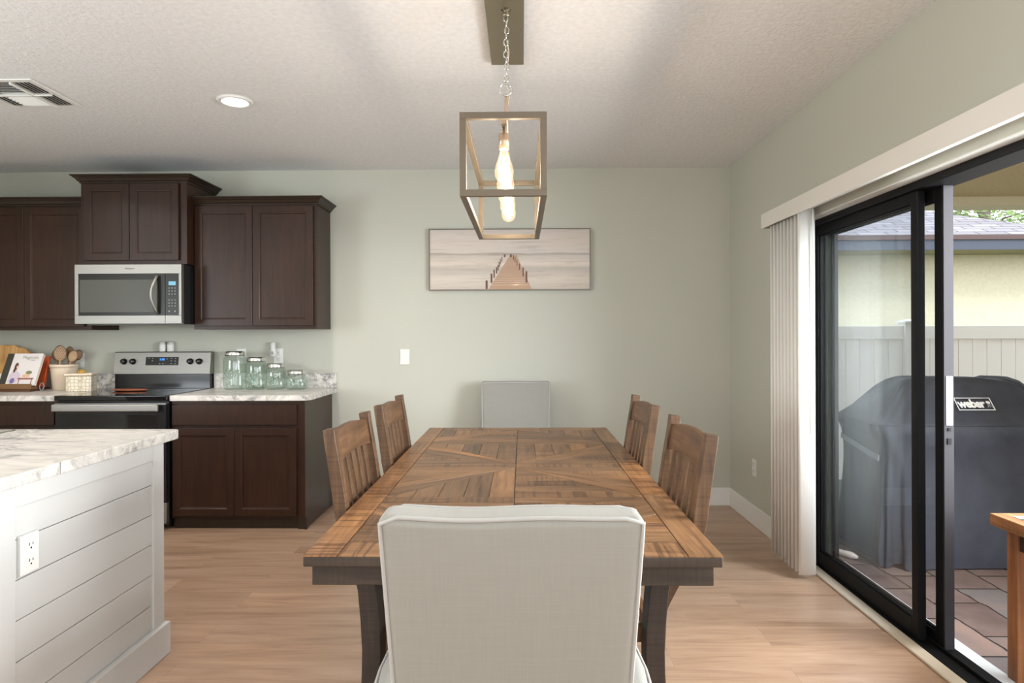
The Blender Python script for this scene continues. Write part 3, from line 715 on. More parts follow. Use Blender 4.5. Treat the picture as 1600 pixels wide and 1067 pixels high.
# ------------------------------------------------------------------ counter items, right of the range
def jar(x, r, h, label):
    z = .9142; y = 4.775
    t = thing('glass_jar', label, 'jar', (x, y, z), 'glass jars with metal lids')
    def body(bm):
        lid = .03; hb = h-lid; k = 28
        prof = [(r*.55, 0.004), (r*.86, 0), (r*.97, .012), (r, .03), (r, hb-.045), (r*.97, hb-.02), (r*.84, hb-.004), (r*.82, hb)]
        rings = []
        for pr, pz in prof:
            rg = []
            for i in range(k):
                a = 2*math.pi*i/k; sq = 1/max(abs(math.cos(a)), abs(math.sin(a)))**.28
                rr = pr*(1+.0*sq); rr = pr*min(1.06, .94*sq)
                rg.append(bm.verts.new((x+rr*math.cos(a), y+rr*math.sin(a), z+pz)))
            rings.append(rg)
        for A, B in zip(rings, rings[1:]):
            for i in range(k): bm.faces.new([A[i], A[(i+1) % k], B[(i+1) % k], B[i]])
        bm.faces.new(rings[0])
    b = obj('glass_body', body, M_jar, t, smooth=True)
    def emb(bm):   # raised pressed ornament on the front
        cz = z+(h-.03)*.5; s = min(r*.45, (h-.06)*.3)
        for i in range(8):
            a = i*math.pi/4
            tube(bm, [(x+s*.25*math.cos(a), y-r*.99, cz+s*.25*math.sin(a)), (x+s*.8*math.cos(a), y-r*.955, cz+s*.8*math.sin(a)), (x+s*math.cos(a+.3), y-r*.93, cz+s*math.sin(a+.3))], .0028, 5)
        ring(bm, (x, y-r*.93, cz), s*1.12, .0022, 0)
    obj('embossed_ornament', emb, M_jar, b, smooth=True)
    obj('lid', lambda bm: lathe(bm, [(r*.80, h-.032), (r*.86, h-.034), (r*.88, h-.028), (r*.86, h-.006), (r*.82, h), (r*.7, h-.002), (0.001, h-.002)], (x, y, z), 32, caps=False), M_chrome, t, smooth=True)
jar(-2.167, .081, .287, 'tallest glass jar with metal lid nearest the range')
jar(-2.006, .076, .243, 'second tallest glass jar beside the tallest one')
jar(-1.855, .076, .195, 'third glass jar between the second tallest and the shortest')
jar(-1.697, .081, .145, 'shortest glass jar with metal lid at the counter end')

def shaker_pot(x, label):
    t = thing('salt_shaker' , label, 'shaker', (x, 4.902, 1.198), 'white shakers on the range')
    obj('pot', lambda bm: lathe(bm, [(.024, 0), (.0255, .004), (.0255, .05), (.024, .056)], (x, 4.902, 1.198), 20), M_white, t, smooth=True)
    obj('cap', lambda bm: lathe(bm, [(.024, .056), (.0235, .062), (.02, .073), (.01, .079), (.0005, .08)], (x, 4.902, 1.198), 20, caps=False), plain('pale_cap', rgb(205, 205, 198), .35), t, smooth=True)
shaker_pot(-2.790, 'white shaker on the range backguard, the one nearer the utensil crock')
shaker_pot(-2.728, 'white shaker on the range backguard, the one nearer the glass jars')
t = thing('spoon_rest', 'oval copper brown spoon rest lying on the black cooktop', 'spoon rest', (-2.87, 4.62, .918))
def srest(bm):
    k = 28; P = [(.86, 0), (1, .006), (1.04, .012), (.98, .012), (.8, .005), (.3, .004)]
    rings = [[bm.verts.new((-2.87+.125*p*math.cos(2*math.pi*i/k), 4.62+.055*p*math.sin(2*math.pi*i/k), .9185+z)) for i in range(k)] for p, z in P]
    for A, B in zip(rings, rings[1:]):
        for i in range(k): bm.faces.new([A[i], A[(i+1) % k], B[(i+1) % k], B[i]])
    bm.faces.new(rings[0]); bm.faces.new(rings[-1])
obj('bowl', srest, plain('copper_brown_glaze', rgb(160, 92, 66), .3, .2), t, smooth=True)

# ------------------------------------------------------------------ counter items, left of the range
CZ = .9142
t = thing('utensil_crock', 'cream crock full of wooden utensils', 'crock', (-3.490, 4.80, CZ))
M_crock = plain('cream_glaze', rgb(224, 205, 182), .4)
obj('pot', lambda bm: lathe(bm, [(.072, 0), (.076, .004), (.088, .165), (.089, .17), (.094, .17), (.094, .192), (.086, .192), (.084, .17), (.07, .02), (.001, .02)], (-3.490, 4.80, CZ), 32, caps=False), M_crock, t, smooth=True)
def utensil(kind, x, y, tilt, az, h, label, c):
    t = thing(kind, label, 'utensil', (x, y, CZ+.03), 'wooden utensils in the crock')
    x -= .015; y += .04
    base_ = Vector((x, y, CZ+.03)); d = Vector((math.sin(tilt)*math.cos(az), math.sin(tilt)*math.sin(az), math.cos(tilt)))
    m = plain('utensil_wood_'+kind, c, .6)
    obj('handle', lambda bm: tube(bm, [base_, base_+d*(h-.09)], .006, 8), m, t, smooth=True)
    s = Vector((1, .25, 0)).normalized(); s = (s-d*s.dot(d)).normalized(); q = d.cross(s)
    def head(bm):
        k = 16; o = base_+d*(h-.05)
        w = {'slotted_spoon': .044, 'wooden_spoon': .034, 'wooden_spatula': .028, 'dark_wooden_spoon': .030}.get(kind, .030)
        for sgn in (1,):
            rows = []
            for f_, z in ((.3, .004), (.75, .003), (1, 0), (.75, -.004), (.3, -.007)):
                rows.append([bm.verts.new(o+s*w*f_*math.cos(2*math.pi*i/k)+d*w*1.45*f_*math.sin(2*math.pi*i/k)+q*z) for i in range(k)])
            for A, B in zip(rows, rows[1:]):
                for i in range(k): bm.faces.new([A[i], A[(i+1) % k], B[(i+1) % k], B[i]])
            bm.faces.new(rows[0]); bm.faces.new(rows[-1])
    hd = obj('bowl' if 'spoon' in kind else 'blade', head, m, t, smooth=True)
    if kind == 'slotted_spoon':
        def dots(bm):
            for i in range(-2, 3):
                for j in range(-3, 4):
                    if (i/2.6)**2+(j/3.6)**2 < 1:
                        p = base_+d*(h-.05+j*.0125)+s*(i*.0125+(j % 2)*.006)
                        for zz_ in (.0055,): bmesh.ops.create_uvsphere(bm, u_segments=6, v_segments=4, radius=.0032, matrix=Matrix.Translation(p+q*zz_*1.0)); bmesh.ops.create_uvsphere(bm, u_segments=6, v_segments=4, radius=.0032, matrix=Matrix.Translation(p-q*.006))
        obj('perforations', dots, plain('hole_shade', rgb(110, 88, 68), .8), hd)
utensil('wooden_spatula', -3.505, 4.755, .13, 3.1, .285, 'dark wooden spatula standing closest to the cookbook side of the crock', rgb(140, 104, 76))
utensil('slotted_spoon', -3.480, 4.717, .02, .2, .295, 'round perforated wooden strainer spoon in the middle of the crock', rgb(172, 142, 112))
utensil('wooden_spoon', -3.485, 4.752, .33, .1, .285, 'pale wooden spoon leaning out of the crock towards the range', rgb(186, 152, 118))
utensil('dark_wooden_spoon', -3.487, 4.772, .44, .05, .305, 'dark wooden spoon leaning furthest out of the crock towards the range', rgb(120, 90, 68))
utensil('serving_spoon', -3.478, 4.797, .08, 1.3, .305, 'brown wooden serving spoon at the back of the crock', rgb(150, 116, 86))

t = thing('ceramic_box', 'white honeycomb patterned lidded box with a gold knob', 'box', (-3.262, 4.665, CZ), rz=0)
n = N('honeycomb_glaze', .4, 0, .5); v = n.coord((1, 1, 1)); vo = n.n('ShaderNodeTexVoronoi', feature='DISTANCE_TO_EDGE'); vo.inputs['Scale'].default_value = 42; vo.inputs['Randomness'].default_value = .35; n.l(v, vo.inputs['Vector'])
n.base(n.ramp(vo.outputs['Distance'], [(.04, rgb(188, 174, 146)), (.2, rgb(228, 218, 202))])); M_honey = n.m
rz_ = R(16)
def rb(cx, cy, hx, hy, z0, z1):
    def f(bm):
        vs = box(bm, -hx, hx, -hy, hy, z0, z1); m = Matrix.Rotation(rz_, 3, 'Z')
        for v in vs: v.co = m @ v.co + Vector((cx, cy, 0))
    return f
obj('box_body', rb(-3.262, 4.665, .083, .062, CZ, CZ+.115), M_honey, t, bevel=.006)
obj('box_lid', rb(-3.262, 4.665, .089, .069, CZ+.116, CZ+.132), M_crock, t, bevel=.004)
def knot(bm):
    for s in (-1, 0, 1): ring(bm, (-3.262+s*.014, 4.665, CZ+.145), .010, .004, 0, 1.0, 12)
    lathe(bm, [(.006, CZ+.132), (.006, CZ+.14)], (-3.262, 4.665, 0), 8)
obj('gold_knob', knot, plain('gold', rgb(205, 160, 72), .35, .6), t, smooth=True)

# books on a stand
def lean(bm, x0, x1, yb, z0, w_th, hgt, a):
    """slab leaning back by angle a, bottom front edge at (yb, z0)"""
    d = Vector((0, math.sin(a), math.cos(a))); nb = Vector((0, math.cos(a), -math.sin(a)))
    o = Vector((0, yb, z0)); vs = []
    for x in (x0, x1):
        for p in (o, o+nb*w_th, o+nb*w_th+d*hgt, o+d*hgt): vs.append(bm.verts.new((x, p.y, p.z)))
    for f in ((0, 1, 2, 3), (7, 6, 5, 4), (0, 4, 5, 1), (1, 5, 6, 2), (2, 6, 7, 3), (3, 7, 4, 0)): bm.faces.new([vs[i] for i in f])
A_ = R(23)
t = thing('book_stand', 'dark wooden cookbook stand on the marble counter', 'stand', (-3.74, 4.65, CZ))
obj('ledge', boxes((-3.86, -3.585, 4.60, 4.66, CZ+.02, CZ+.036), (-3.86, -3.585, 4.592, 4.60, CZ+.02, CZ+.058)), plain('dark_ledge_wood', rgb(120, 88, 52), .5), t, bevel=.002)
obj('base', boxes((-3.88, -3.60, 4.60, 4.80, CZ, CZ+.02)), plain('stand_base_wood', rgb(92, 58, 34), .5), t, bevel=.002)
obj('back_rest', lambda bm: lean(bm, -3.84, -3.62, 4.665, CZ+.03, .008, .2, A_), plain('stand_back_wood', rgb(86, 60, 36), .5), t)
t = thing('cookbook', 'white cookbook with a woman at a table on its cover, propped on the stand', 'book', (-3.7, 4.62, CZ+.037))
bk0, bk1 = -3.845, -3.578; byb, bz0, bh = 4.612, CZ+.046, .250
obj('pages', lambda bm: lean(bm, bk0+.003, bk1-.003, byb+.004, bz0+.002, .022, bh-.006, A_), plain('paper', rgb(225, 218, 205), .7), t)
obj('cover', lambda bm: (lean(bm, bk0+.05, bk1, byb, bz0, .003, bh, A_)), plain('white_cover', rgb(222, 216, 214), .35), t)
obj('spine_band', lambda bm: (lean(bm, bk0, bk0+.05, byb, bz0, .0032, bh, A_)), plain('dark_spine_cloth', rgb(54, 52, 42), .6), t)
def onb(x, s, d): # s along height, d off the face
    o = Vector((0, byb, bz0)); u = Vector((0, math.sin(A_), math.cos(A_))); nb = Vector((0, -math.cos(A_), math.sin(A_)))
    p = o+u*s+nb*d; return Vector((x, p.y, p.z))
def bpoly(pts, d=.0006):
    def f(bm):
        bm.faces.new([bm.verts.new(onb(x, s, d)) for x, s in pts])
    return f
def ell(cx, cs, rx, rs, k=14): return [(cx+rx*math.cos(2*math.pi*i/k), cs+rs*math.sin(2*math.pi*i/k)) for i in range(k)]
obj('title_lettering', text_bm('Magnolia', .034, Matrix.Translation(onb(-3.665, .218, .0008)) @ Matrix.Rotation(R(90)-A_, 4, 'X')), M_grey, t)
obj('title_lettering', text_bm('TABLE', .014, Matrix.Translation(onb(-3.645, .197, .0008)) @ Matrix.Rotation(R(90)-A_, 4, 'X')), M_grey, t)
def fig(bm):
    bpoly(ell(-3.752, .148, .014, .03))(bm); bpoly(ell(-3.758, .118, .009, .02))(bm)
obj('printed_hair', fig, plain('print_brown', rgb(96, 62, 54), .4), t)
obj('printed_figure', bpoly([(-3.785, .02), (-3.785, .08), (-3.765, .118), (-3.735, .112), (-3.70, .078), (-3.72, .02)], .0005), plain('print_pink', rgb(208, 192, 206), .4), t)
obj('printed_face', bpoly(ell(-3.742, .142, .008, .013), .0008), plain('print_skin', rgb(222, 186, 168), .4), t)
def tabp(bm):
    bpoly([(-3.715, .045), (-3.715, .058), (-3.598, .058), (-3.598, .045)], .0009)(bm); bpoly([(-3.705, .01), (-3.705, .045), (-3.698, .045), (-3.698, .01)], .0009)(bm); bpoly([(-3.612, .01), (-3.612, .045), (-3.605, .045), (-3.605, .01)], .0009)(bm)
obj('printed_table', tabp, plain('print_table', rgb(150, 92, 80), .4), t)
obj('printed_food', bpoly(ell(-3.66, .074, .03, .012), .0008), plain('print_food', rgb(222, 178, 140), .4), t)
obj('printed_greens', bpoly(ell(-3.645, .10, .024, .014), .0008), plain('print_greens', rgb(126, 128, 96), .4), t)
obj('printed_cloth', bpoly(ell(-3.752, .035, .018, .022), .0008), plain('print_blue', rgb(120, 110, 160), .4), t)
o = obj('orange_book', lambda bm: lean(bm, -3.75, -3.588, 4.715, CZ+.028, .022, .235, R(16)), plain('burnt_orange_cover', rgb(190, 84, 42), .4), bevel=.002)
tag(o, 'burnt orange book leaning behind the white cookbook', 'book')
n = N('bamboo_board', .45); g = n.noise(n.coord((30, 4, 1.5)), 1.5, 4); n.base(n.ramp(g, [(.35, rgb(206, 150, 84)), (.65, rgb(228, 182, 120))])); M_board = n.m
def board(bm):
    a = R(8); pts = [(-4.16, 0), (-3.83, 0), (-3.815, .03), (-3.815, .26)]
    for i in range(13):
        k = i/12; pts.append((-3.815-.345*k, .285+.05*math.sin(math.pi*k)+.012*abs(math.sin(4*math.pi*k))))
    pts += [(-4.16, .26)]
    for th in (0, 1): pass
    A = [bm.verts.new((x, 4.83+z*math.sin(a), CZ+z*math.cos(a))) for x, z in pts]; B = [bm.verts.new((x, 4.848+z*math.sin(a), CZ+z*math.cos(a))) for x, z in pts]
    bm.faces.new(A[::-1]); bm.faces.new(B)
    for i in range(len(pts)): bm.faces.new([A[i], A[(i+1) % len(pts)], B[(i+1) % len(pts)], B[i]])
tag(obj('cutting_board', board, M_board), 'honey coloured wooden cutting board leaning on the wall behind the cookbook', 'cutting board')
t = thing('framed_sign', 'small white framed sign with a dark green face beside the cookbook stand', 'sign', (-3.97, 4.70, CZ))
obj('frame', lambda bm: lean(bm, -4.06, -3.895, 4.69, CZ+.003, .012, .125, R(10)), M_white, t, bevel=.002)
obj('face', lambda bm: lean(bm, -4.045, -3.912, 4.6875, CZ+.014, .0025, .098, R(10)), plain('chalk_green', rgb(62, 92, 66), .6), t)
def coil(bm):
    tube(bm, [(-3.556+.020*math.cos(a*.5), 4.655+.01*math.sin(a*.3), CZ+.032+.028*math.sin(a*.5)+.0*a) for a in range(13)], .0032, 6)
    tube(bm, [(-3.536, 4.655, CZ+.03), (-3.56, 4.67, CZ+.006), (-3.578, 4.72, CZ+.004), (-3.59, 4.87, CZ+.004)], .0032, 6)
tag(obj('power_cord', coil, plain('grey_cord', rgb(140, 146, 152), .5), smooth=True), 'grey cord loop between the orange book and the utensil crock', 'cord')

# ------------------------------------------------------------------ dining table
TX, TY0, TY1, TZ, TW = -.027, 1.6, 3.825, .76, .53
tb = thing('dining_table', 'large rustic dining table with a pieced reclaimed plank top', 'table', (TX, (TY0+TY1)/2, 0))
TCY = (TY0+TY1)/2
def clip(poly, nrm, c):
    out = []
    for i, p in enumerate(poly):
        q = poly[(i+1) % len(poly)]; a = p[0]*nrm[0]+p[1]*nrm[1]-c; b = q[0]*nrm[0]+q[1]*nrm[1]-c
        if a <= 0: out.append(p)
        if a*b < 0: t_ = a/(a-b); out.append((p[0]+(q[0]-p[0])*t_, p[1]+(q[1]-p[1])*t_))
    return out
PL = []
def planks(poly, deg, w, saw=.25, tone=None, off=0):
    """cut a convex outline into boards that run along deg"""
    d = (math.cos(R(deg)), math.sin(R(deg))); nn = (-d[1], d[0])
    vs = [p[0]*nn[0]+p[1]*nn[1] for p in poly]; lo, hi = min(vs), max(vs); k = max(1, round((hi-lo)/w)); st = (hi-lo)/k
    for i in range(k):
        a, b = lo+i*st, lo+(i+1)*st
        q = clip(clip(poly, nn, b-.0008), (-nn[0], -nn[1]), -(a+.0008))
        if len(q) >= 3:
            PL.append((q, deg, (tone if tone is not None else rnd.random(), (1 if rnd.random() < saw else rnd.uniform(0, .25)), rnd.random())))
HX = TW-.088; HY = (TY1-TY0)/2-.11; S = .53
# border boards
for s in (-1, 1):
    y = -(TY1-TY0)/2; ends = [y, y+.62, y+1.18, y+1.7, -y]
    for a, b in zip(ends, ends[1:]):
        x0, x1 = (s*HX, s*TW) if s > 0 else (-TW, -HX)
        planks([(x0+.001, a+.001), (x1, a+.001), (x1, b-.001), (x0+.001, b-.001)], 90, .09, .7 if s > 0 else .45, .95 if s < 0 else None)
for s in (-1, 1):
    y0, y1 = (HY, (TY1-TY0)/2) if s > 0 else (-(TY1-TY0)/2, -HY)
    for a, b in ((-HX, -.16), (-.16, .13), (.13, HX)): planks([(a+.001, y0+.001), (b-.001, y0+.001), (b-.001, y1-.001), (a+.001, y1-.001)], 0, .11, .6)
# middle band
for a, b in ((-HX, 0), (0, HX)): planks([(a+.001, -.036), (b-.001, -.036), (b-.001, .036), (a+.001, .036)], 0, .07, 1, .45)
for sx_ in (-1, 1):
    for sy_q in (-1, 1):
        def m(pts, sx_=sx_, sy_q=sy_q): return [(x*sx_, y*sy_q) for x, y in pts]
        def dg(a): return math.degrees(math.atan2(sy_q*math.sin(R(a)), sx_*math.cos(R(a))))
        # wedge beside the band, the ray, then the field that fills the square
        planks(m([(.0, .037), (HX-.001, .037), (HX-.001, .27)]), 0, .075, .2)
        ra = math.degrees(math.atan2(.36, HX))
        planks(m([(.0, .037), (HX-.001, .271), (HX-.001, .529)]), dg(ra), .085, .1)
        fld = m([(.001, .04), (HX-.004, .5295), (.001, .5295)])
        vert = (sx_ < 0) == (sy_q < 0) or sy_q > 0 and sx_ < 0
        planks(fld, 90 if vert else 0, .088, .25 if vert else .55)
        # end fields: a long board, short boards and a corner ray
        planks(m([(.001, .5315), (HX-.001, .5315), (HX-.001, .60), (.001, .60)]), 0, .07, .5)
        planks(m([(.001, .602), (HX-.001, .602), (.001, HY-.03)]), 0 if vert else 90, .085, .3)
        planks(m([(HX-.001, .603), (HX-.001, .74), (.001, HY-.001), (.001, HY-.029)]), dg(math.degrees(math.atan2(-.33, HX))), .08, .15)
        planks(m([(HX-.001, .742), (HX-.001, HY-.001), (.002, HY-.001)]), 90 if vert else 0, .085, .3)
def mk_top():
    me = bpy.data.meshes.new('plank_surface'); V_ = []; Fc = []; at_ = []; uvs = []
    for poly, deg, a in PL:
        area2 = sum(poly[i][0]*poly[(i+1) % len(poly)][1]-poly[(i+1) % len(poly)][0]*poly[i][1] for i in range(len(poly)))
        if area2 < 0: poly = poly[::-1]
        if abs(area2) < 1e-5: continue
        k = len(poly); b0 = len(V_); dz = rnd.uniform(0, .0006)
        cx = sum(p[0] for p in poly)/k; cyy = sum(p[1] for p in poly)/k
        for p in poly: V_.append((p[0], p[1], -.004))
        for p in poly: V_.append((p[0], p[1], -.0012+dz))
        ins = []
        for p in poly:
            dx, dy = cx-p[0], cyy-p[1]; L = math.hypot(dx, dy) or 1; e = min(.0018, L*.3); V_.append((p[0]+dx/L*e, p[1]+dy/L*e, dz))
        faces = [[b0+2*k+i for i in range(k)]]+[[b0+i, b0+(i+1) % k, b0+k+(i+1) % k, b0+k+i] for i in range(k)]+[[b0+k+i, b0+k+(i+1) % k, b0+2*k+(i+1) % k, b0+2*k+i] for i in range(k)]
        c, s = math.cos(R(deg)), math.sin(R(deg))
        for f in faces:
            Fc.append(f)
            for vi in f:
                x, y, _ = V_[vi]; uvs.append((x*c+y*s+a[2]*17, -x*s+y*c+a[2]*5)); at_.append((a[0], a[1], a[2], 1))
    me.from_pydata(V_, [], Fc)
    me.uv_layers.new(name='grain'); me.color_attributes.new('plank', 'FLOAT_COLOR', 'CORNER')
    uvl = me.uv_layers['grain']; ca = me.color_attributes['plank']
    for i in range(len(uvs)): uvl.data[i].uv = uvs[i]; ca.data[i].color = at_[i]
    me.materials.append(M_top)
    o = bpy.data.objects.new('plank_surface', me); col.objects.link(o); o.parent = tb; o.location = (0, 0, TZ); return o
mk_top()
X0, X1 = TX-TW, TX+TW
obj('tabletop', boxes((X0+.001, X1-.001, TY0+.001, TY1-.001, TZ-.03, TZ-.0035)), M_apron, tb, bevel=.004)
obj('apron', boxes((X0+.018, X1-.018, TY0+.02, TY0+.05, TZ-.083, TZ-.03), (X0+.018, X1-.018, TY1-.05, TY1-.02, TZ-.083, TZ-.03), (X0+.06, X0+.09, TY0+.05, TY1-.05, TZ-.083, TZ-.03), (X1-.09, X1-.06, TY0+.05, TY1-.05, TZ-.083, TZ-.03)), M_apron, tb, bevel=.003)
def tleg(sx_, y):
    def f(bm):
        prof = [(.68, .432), (.62, .421), (.54, .414), (.46, .410), (.40, .411), (.34, .414), (.25, .425), (.15, .442), (.06, .462), (0.0, .478)]
        rows = []
        for z, ox in prof:
            w = .052+(.02 if z < .1 else 0)
            rows.append([bm.verts.new((TX+sx_*a, b, z)) for a, b in ((ox, y-.035), (ox-w, y-.035), (ox-w, y+.035), (ox, y+.035))])
        for A, B in zip(rows, rows[1:]):
            for i in range(4): bm.faces.new([A[i], A[(i+1) % 4], B[(i+1) % 4], B[i]])
        bm.faces.new(rows[0]); bm.faces.new(rows[-1][::-1])
    return f
for y in (1.755, 3.67):
    for s in (-1, 1): obj('leg', tleg(s, y), M_legw, tb, bevel=.003)
    obj('trestle_rail', boxes((TX-.37, TX+.37, y-.025, y+.025, .13, .2), (TX-.4, TX+.4, y-.03, y+.03, .64, .677)), M_legw, tb, bevel=.003)
obj('stretcher', boxes((TX-.04, TX+.04, 1.78, 3.645, .135, .195)), M_legw, tb, bevel=.003)

# ------------------------------------------------------------------ wooden side chairs (built facing +X, origin under the back posts)
def bx_(z):   # centre line of the back post: x offset against height
    P = [(0, .13), (.2, .148), (.43, .15), (.5, .125), (.62, .055), (.70, .010), (.76, .003), (.88, -.014), (1.016, -.036)]
    for (a, p), (b, q) in zip(P, P[1:]):
        if z <= b: t_ = (z-a)/(b-a); return p+(q-p)*t_
    return P[-1][1]
def smoothx(z): return (bx_(max(0, z-.04))+bx_(z)+bx_(min(1.016, z+.04)))/3
def side_chair():
    t = thing('dining_chair', '', 'chair', (0, 0, 0), 'slatted wooden dining chairs')
    def post(s):
        def f(bm):
            rows = []
            for i in range(25):
                z = 1.016*i/24; w = .021; d = .024 if z < .5 else .024-.005*(z-.5)/.5
                x = smoothx(z); zz_ = z
                top = .006 if i == 24 else 0
                rows.append([bm.verts.new(p) for p in ((x-d, s*.228-w, zz_-top), (x+d, s*.228-w, zz_), (x+d, s*.228+w, zz_), (x-d, s*.228+w, zz_-top))])
            for A, B in zip(rows, rows[1:]):
                for k in range(4): bm.faces.new([A[k], A[(k+1) % 4], B[(k+1) % 4], B[k]])
            bm.faces.new(rows[0][::-1]); bm.faces.new(rows[-1])
        return f
    for s in (-1, 1): obj('back_post', post(s), M_chairw, t, bevel=.003, local=True)
    def crest(bm):
        k = 12; rows = []
        for i in range(k+1):
            u = -1+2*i/k; y = u*.207; arch = .016*(1-u*u); back = -.012*(1-u*u)
            zt, zb = .984+arch, .893+arch*.5
            rows.append([bm.verts.new(p) for p in ((smoothx(zb)-.011+back, y, zb), (smoothx(zb)+.011+back, y, zb), (smoothx(zt)+.011+back, y, zt), (smoothx(zt)-.011+back, y, zt))])
        for A, B in zip(rows, rows[1:]):
            for j in range(4): bm.faces.new([A[j], A[(j+1) % 4], B[(j+1) % 4], B[j]])
        bm.faces.new(rows[0][::-1]); bm.faces.new(rows[-1])
    obj('crest_rail', crest, M_chairx, t, bevel=.003, local=True)
    for q in range(5):
        y = (-2+q)*.0735
        def slat_(bm):
            rows = []; u = y/.207; back = -.009*(1-u*u)
            for i in range(13):
                z = .545+(.915-.545)*i/12; x = smoothx(z)+back*(i/12)
                rows.append([bm.verts.new(p) for p in ((x-.007, y-.0225, z), (x+.007, y-.0225, z), (x+.007, y+.0225, z), (x-.007, y+.0225, z))])
            for A, B in zip(rows, rows[1:]):
                for j in range(4): bm.faces.new([A[j], A[(j+1) % 4], B[(j+1) % 4], B[j]])
            bm.faces.new(rows[0][::-1]); bm.faces.new(rows[-1])
        obj('slat', slat_, M_chairw, t, bevel=.002, local=True)
    obj('lower_rail', boxes((.092, .114, -.207, .207, .515, .56)), M_chairx, t, bevel=.002, local=True)
    obj('seat_frame', boxes((.135, .49, -.235, -.212, .385, .435), (.135, .49, .212, .235, .385, .435), (.465, .49, -.212, .212, .385, .435), (.138, .16, -.207, .207, .385, .435)), M_chairx, t, bevel=.002, local=True)
    obj('seat_cushion', boxes((.178, .50, -.222, .222, .437, .487)), M_cushion, t, bevel=.02, seg=4, local=True)
    for s in (-1, 1):
        obj('front_leg', boxes((.455, .495, s*.215-.02, s*.215+.02, 0, .386)), M_chairw, t, bevel=.003, local=True)
        obj('stretcher', boxes((.11, .47, s*.215-.01, s*.215+.01, .17, .2)), M_chairx, t, bevel=.002, local=True)
    return t
c0 = side_chair()
bpy.context.view_layer.update()
XLc, XRc = X0-.034, X1+.034
c0['label'] = 'slatted wooden chair on the kitchen side of the table, nearer the camera'; c0.location = (XLc, 2.29, 0)
copy_thing(c0, (XLc, 2.998, 0), 0, 'slatted wooden chair on the kitchen side of the table, nearer the far wall')
copy_thing(c0, (XRc, 2.165, 0), math.pi, 'slatted wooden chair on the glass door side of the table, nearer the camera')
copy_thing(c0, (XRc, 2.975, 0), math.pi, 'slatted wooden chair on the glass door side of the table, nearer the far wall')

# ------------------------------------------------------------------ upholstered end chairs (facing +Y, origin under the back)
def parsons(label, loc, rz, wob):
    t = thing('upholstered_chair', label, 'chair', (0, 0, 0), 'linen upholstered end chairs')
    def ypos(z): return -.10+.24*(.97-z)   # rear face, leaning back towards the top
    def hw(z): return .246+.012*(z-.5)/.47
    def back(bm):
        nx, nz = 14, 12; TH = .10
        F_, B_ = [], []
        for j in range(nz+1):
            z = .33+(.97-.33)*j/nz; rf, rb_ = [], []
            for i in range(nx+1):
                u = -1+2*i/nx; x = u*hw(z); sag = -.004*(1-u*u)*(1 if j == nz else 0)+.002*math.sin(u*5+wob)*(1 if j == nz else 0)
                bul = .010*(1-u**4)*(1-((j/nz-.5)*2)**4)
                rb_.append(bm.verts.new((x, ypos(z)-bul*.6, z+sag))); rf.append(bm.verts.new((x, ypos(z)+TH+bul, z+sag)))
            B_.append(rb_); F_.append(rf)
        for G in (B_, F_):
            for j in range(nz):
                for i in range(nx): bm.faces.new([G[j][i], G[j][i+1], G[j+1][i+1], G[j+1][i]])
        for j in range(nz):
            for i in (0, nx): bm.faces.new([B_[j][i], F_[j][i], F_[j+1][i], B_[j+1][i]])
        for i in range(nx):
            for j in (0, nz): bm.faces.new([B_[j][i], F_[j][i], F_[j][i+1], B_[j][i+1]])
    b = obj('backrest', back, M_linen, t, bevel=.022, seg=5, local=True)
    def welt(front):
        def f(bm):
            pts = []
            e = .006; yo = .093 if front else .007
            for k in range(16): z = .34+(.955-.34)*k/15; pts.append((-hw(z)+e, ypos(z)+yo-(.002 if not front else -.002), z))
            for k in range(1, 15):
                u = -1+2*k/15; pts.append((u*(hw(.965)-e), ypos(.966)+yo, .966-.004*(1-u*u)+.0022*math.sin(u*5+wob)+(.001 if not front else 0)))
            for k in range(15, -1, -1): z = .34+(.955-.34)*k/15; pts.append((hw(z)-e, ypos(z)+yo-(.002 if not front else -.002), z))
            tube(bm, pts, .0046, 8)
        return f
    obj('piping', welt(False), M_pipe, b, smooth=True, local=True); obj('piping', welt(True), M_pipe, b, smooth=True, local=True)
    def seat(bm):
        out = [(-.245, .02), (.245, .02), (.312, .10), (.325, .25), (.315, .46), (.285, .52), (-.285, .52), (-.315, .46), (-.325, .25), (-.312, .10)]
        prism(bm, out, 'Z', .40, .515)
    s = obj('seat', seat, M_linen, t, bevel=.028, seg=5, local=True)
    def swelt(bm):
        o = [(-.30, .07), (-.322, .14), (-.327, .25), (-.32, .44), (-.29, .515), (0, .523), (.29, .515), (.32, .44), (.327, .25), (.322, .14), (.30, .07)]
        tube(bm, [(x*.992, y, .498) for x, y in o], .0045, 8); 
    obj('piping', swelt, M_pipe, s, smooth=True, local=True)
    obj('skirt', lambda bm: prism(bm, [(-.245, .0), (.245, .0), (.31, .1), (.31, .5), (-.31, .5), (-.31, .1)], 'Z', .24, .40), M_linen, t, bevel=.01, local=True)
    for x in (-.22, .22):
        for y in (.05, .37):
            obj('leg', boxes((x-.022, x+.022, y-.022, y+.022, 0, .25)), M_legw, t, bevel=.003, local=True)
    t.location = loc; t.rotation_euler = (0, 0, rz); return t
parsons('linen upholstered chair seen from behind, nearest the camera', (-.022, 1.305, 0), R(.6), .3)
parsons('linen upholstered chair against the far wall at the head of the table', (-.048, 4.735, 0), math.pi, 1.4)

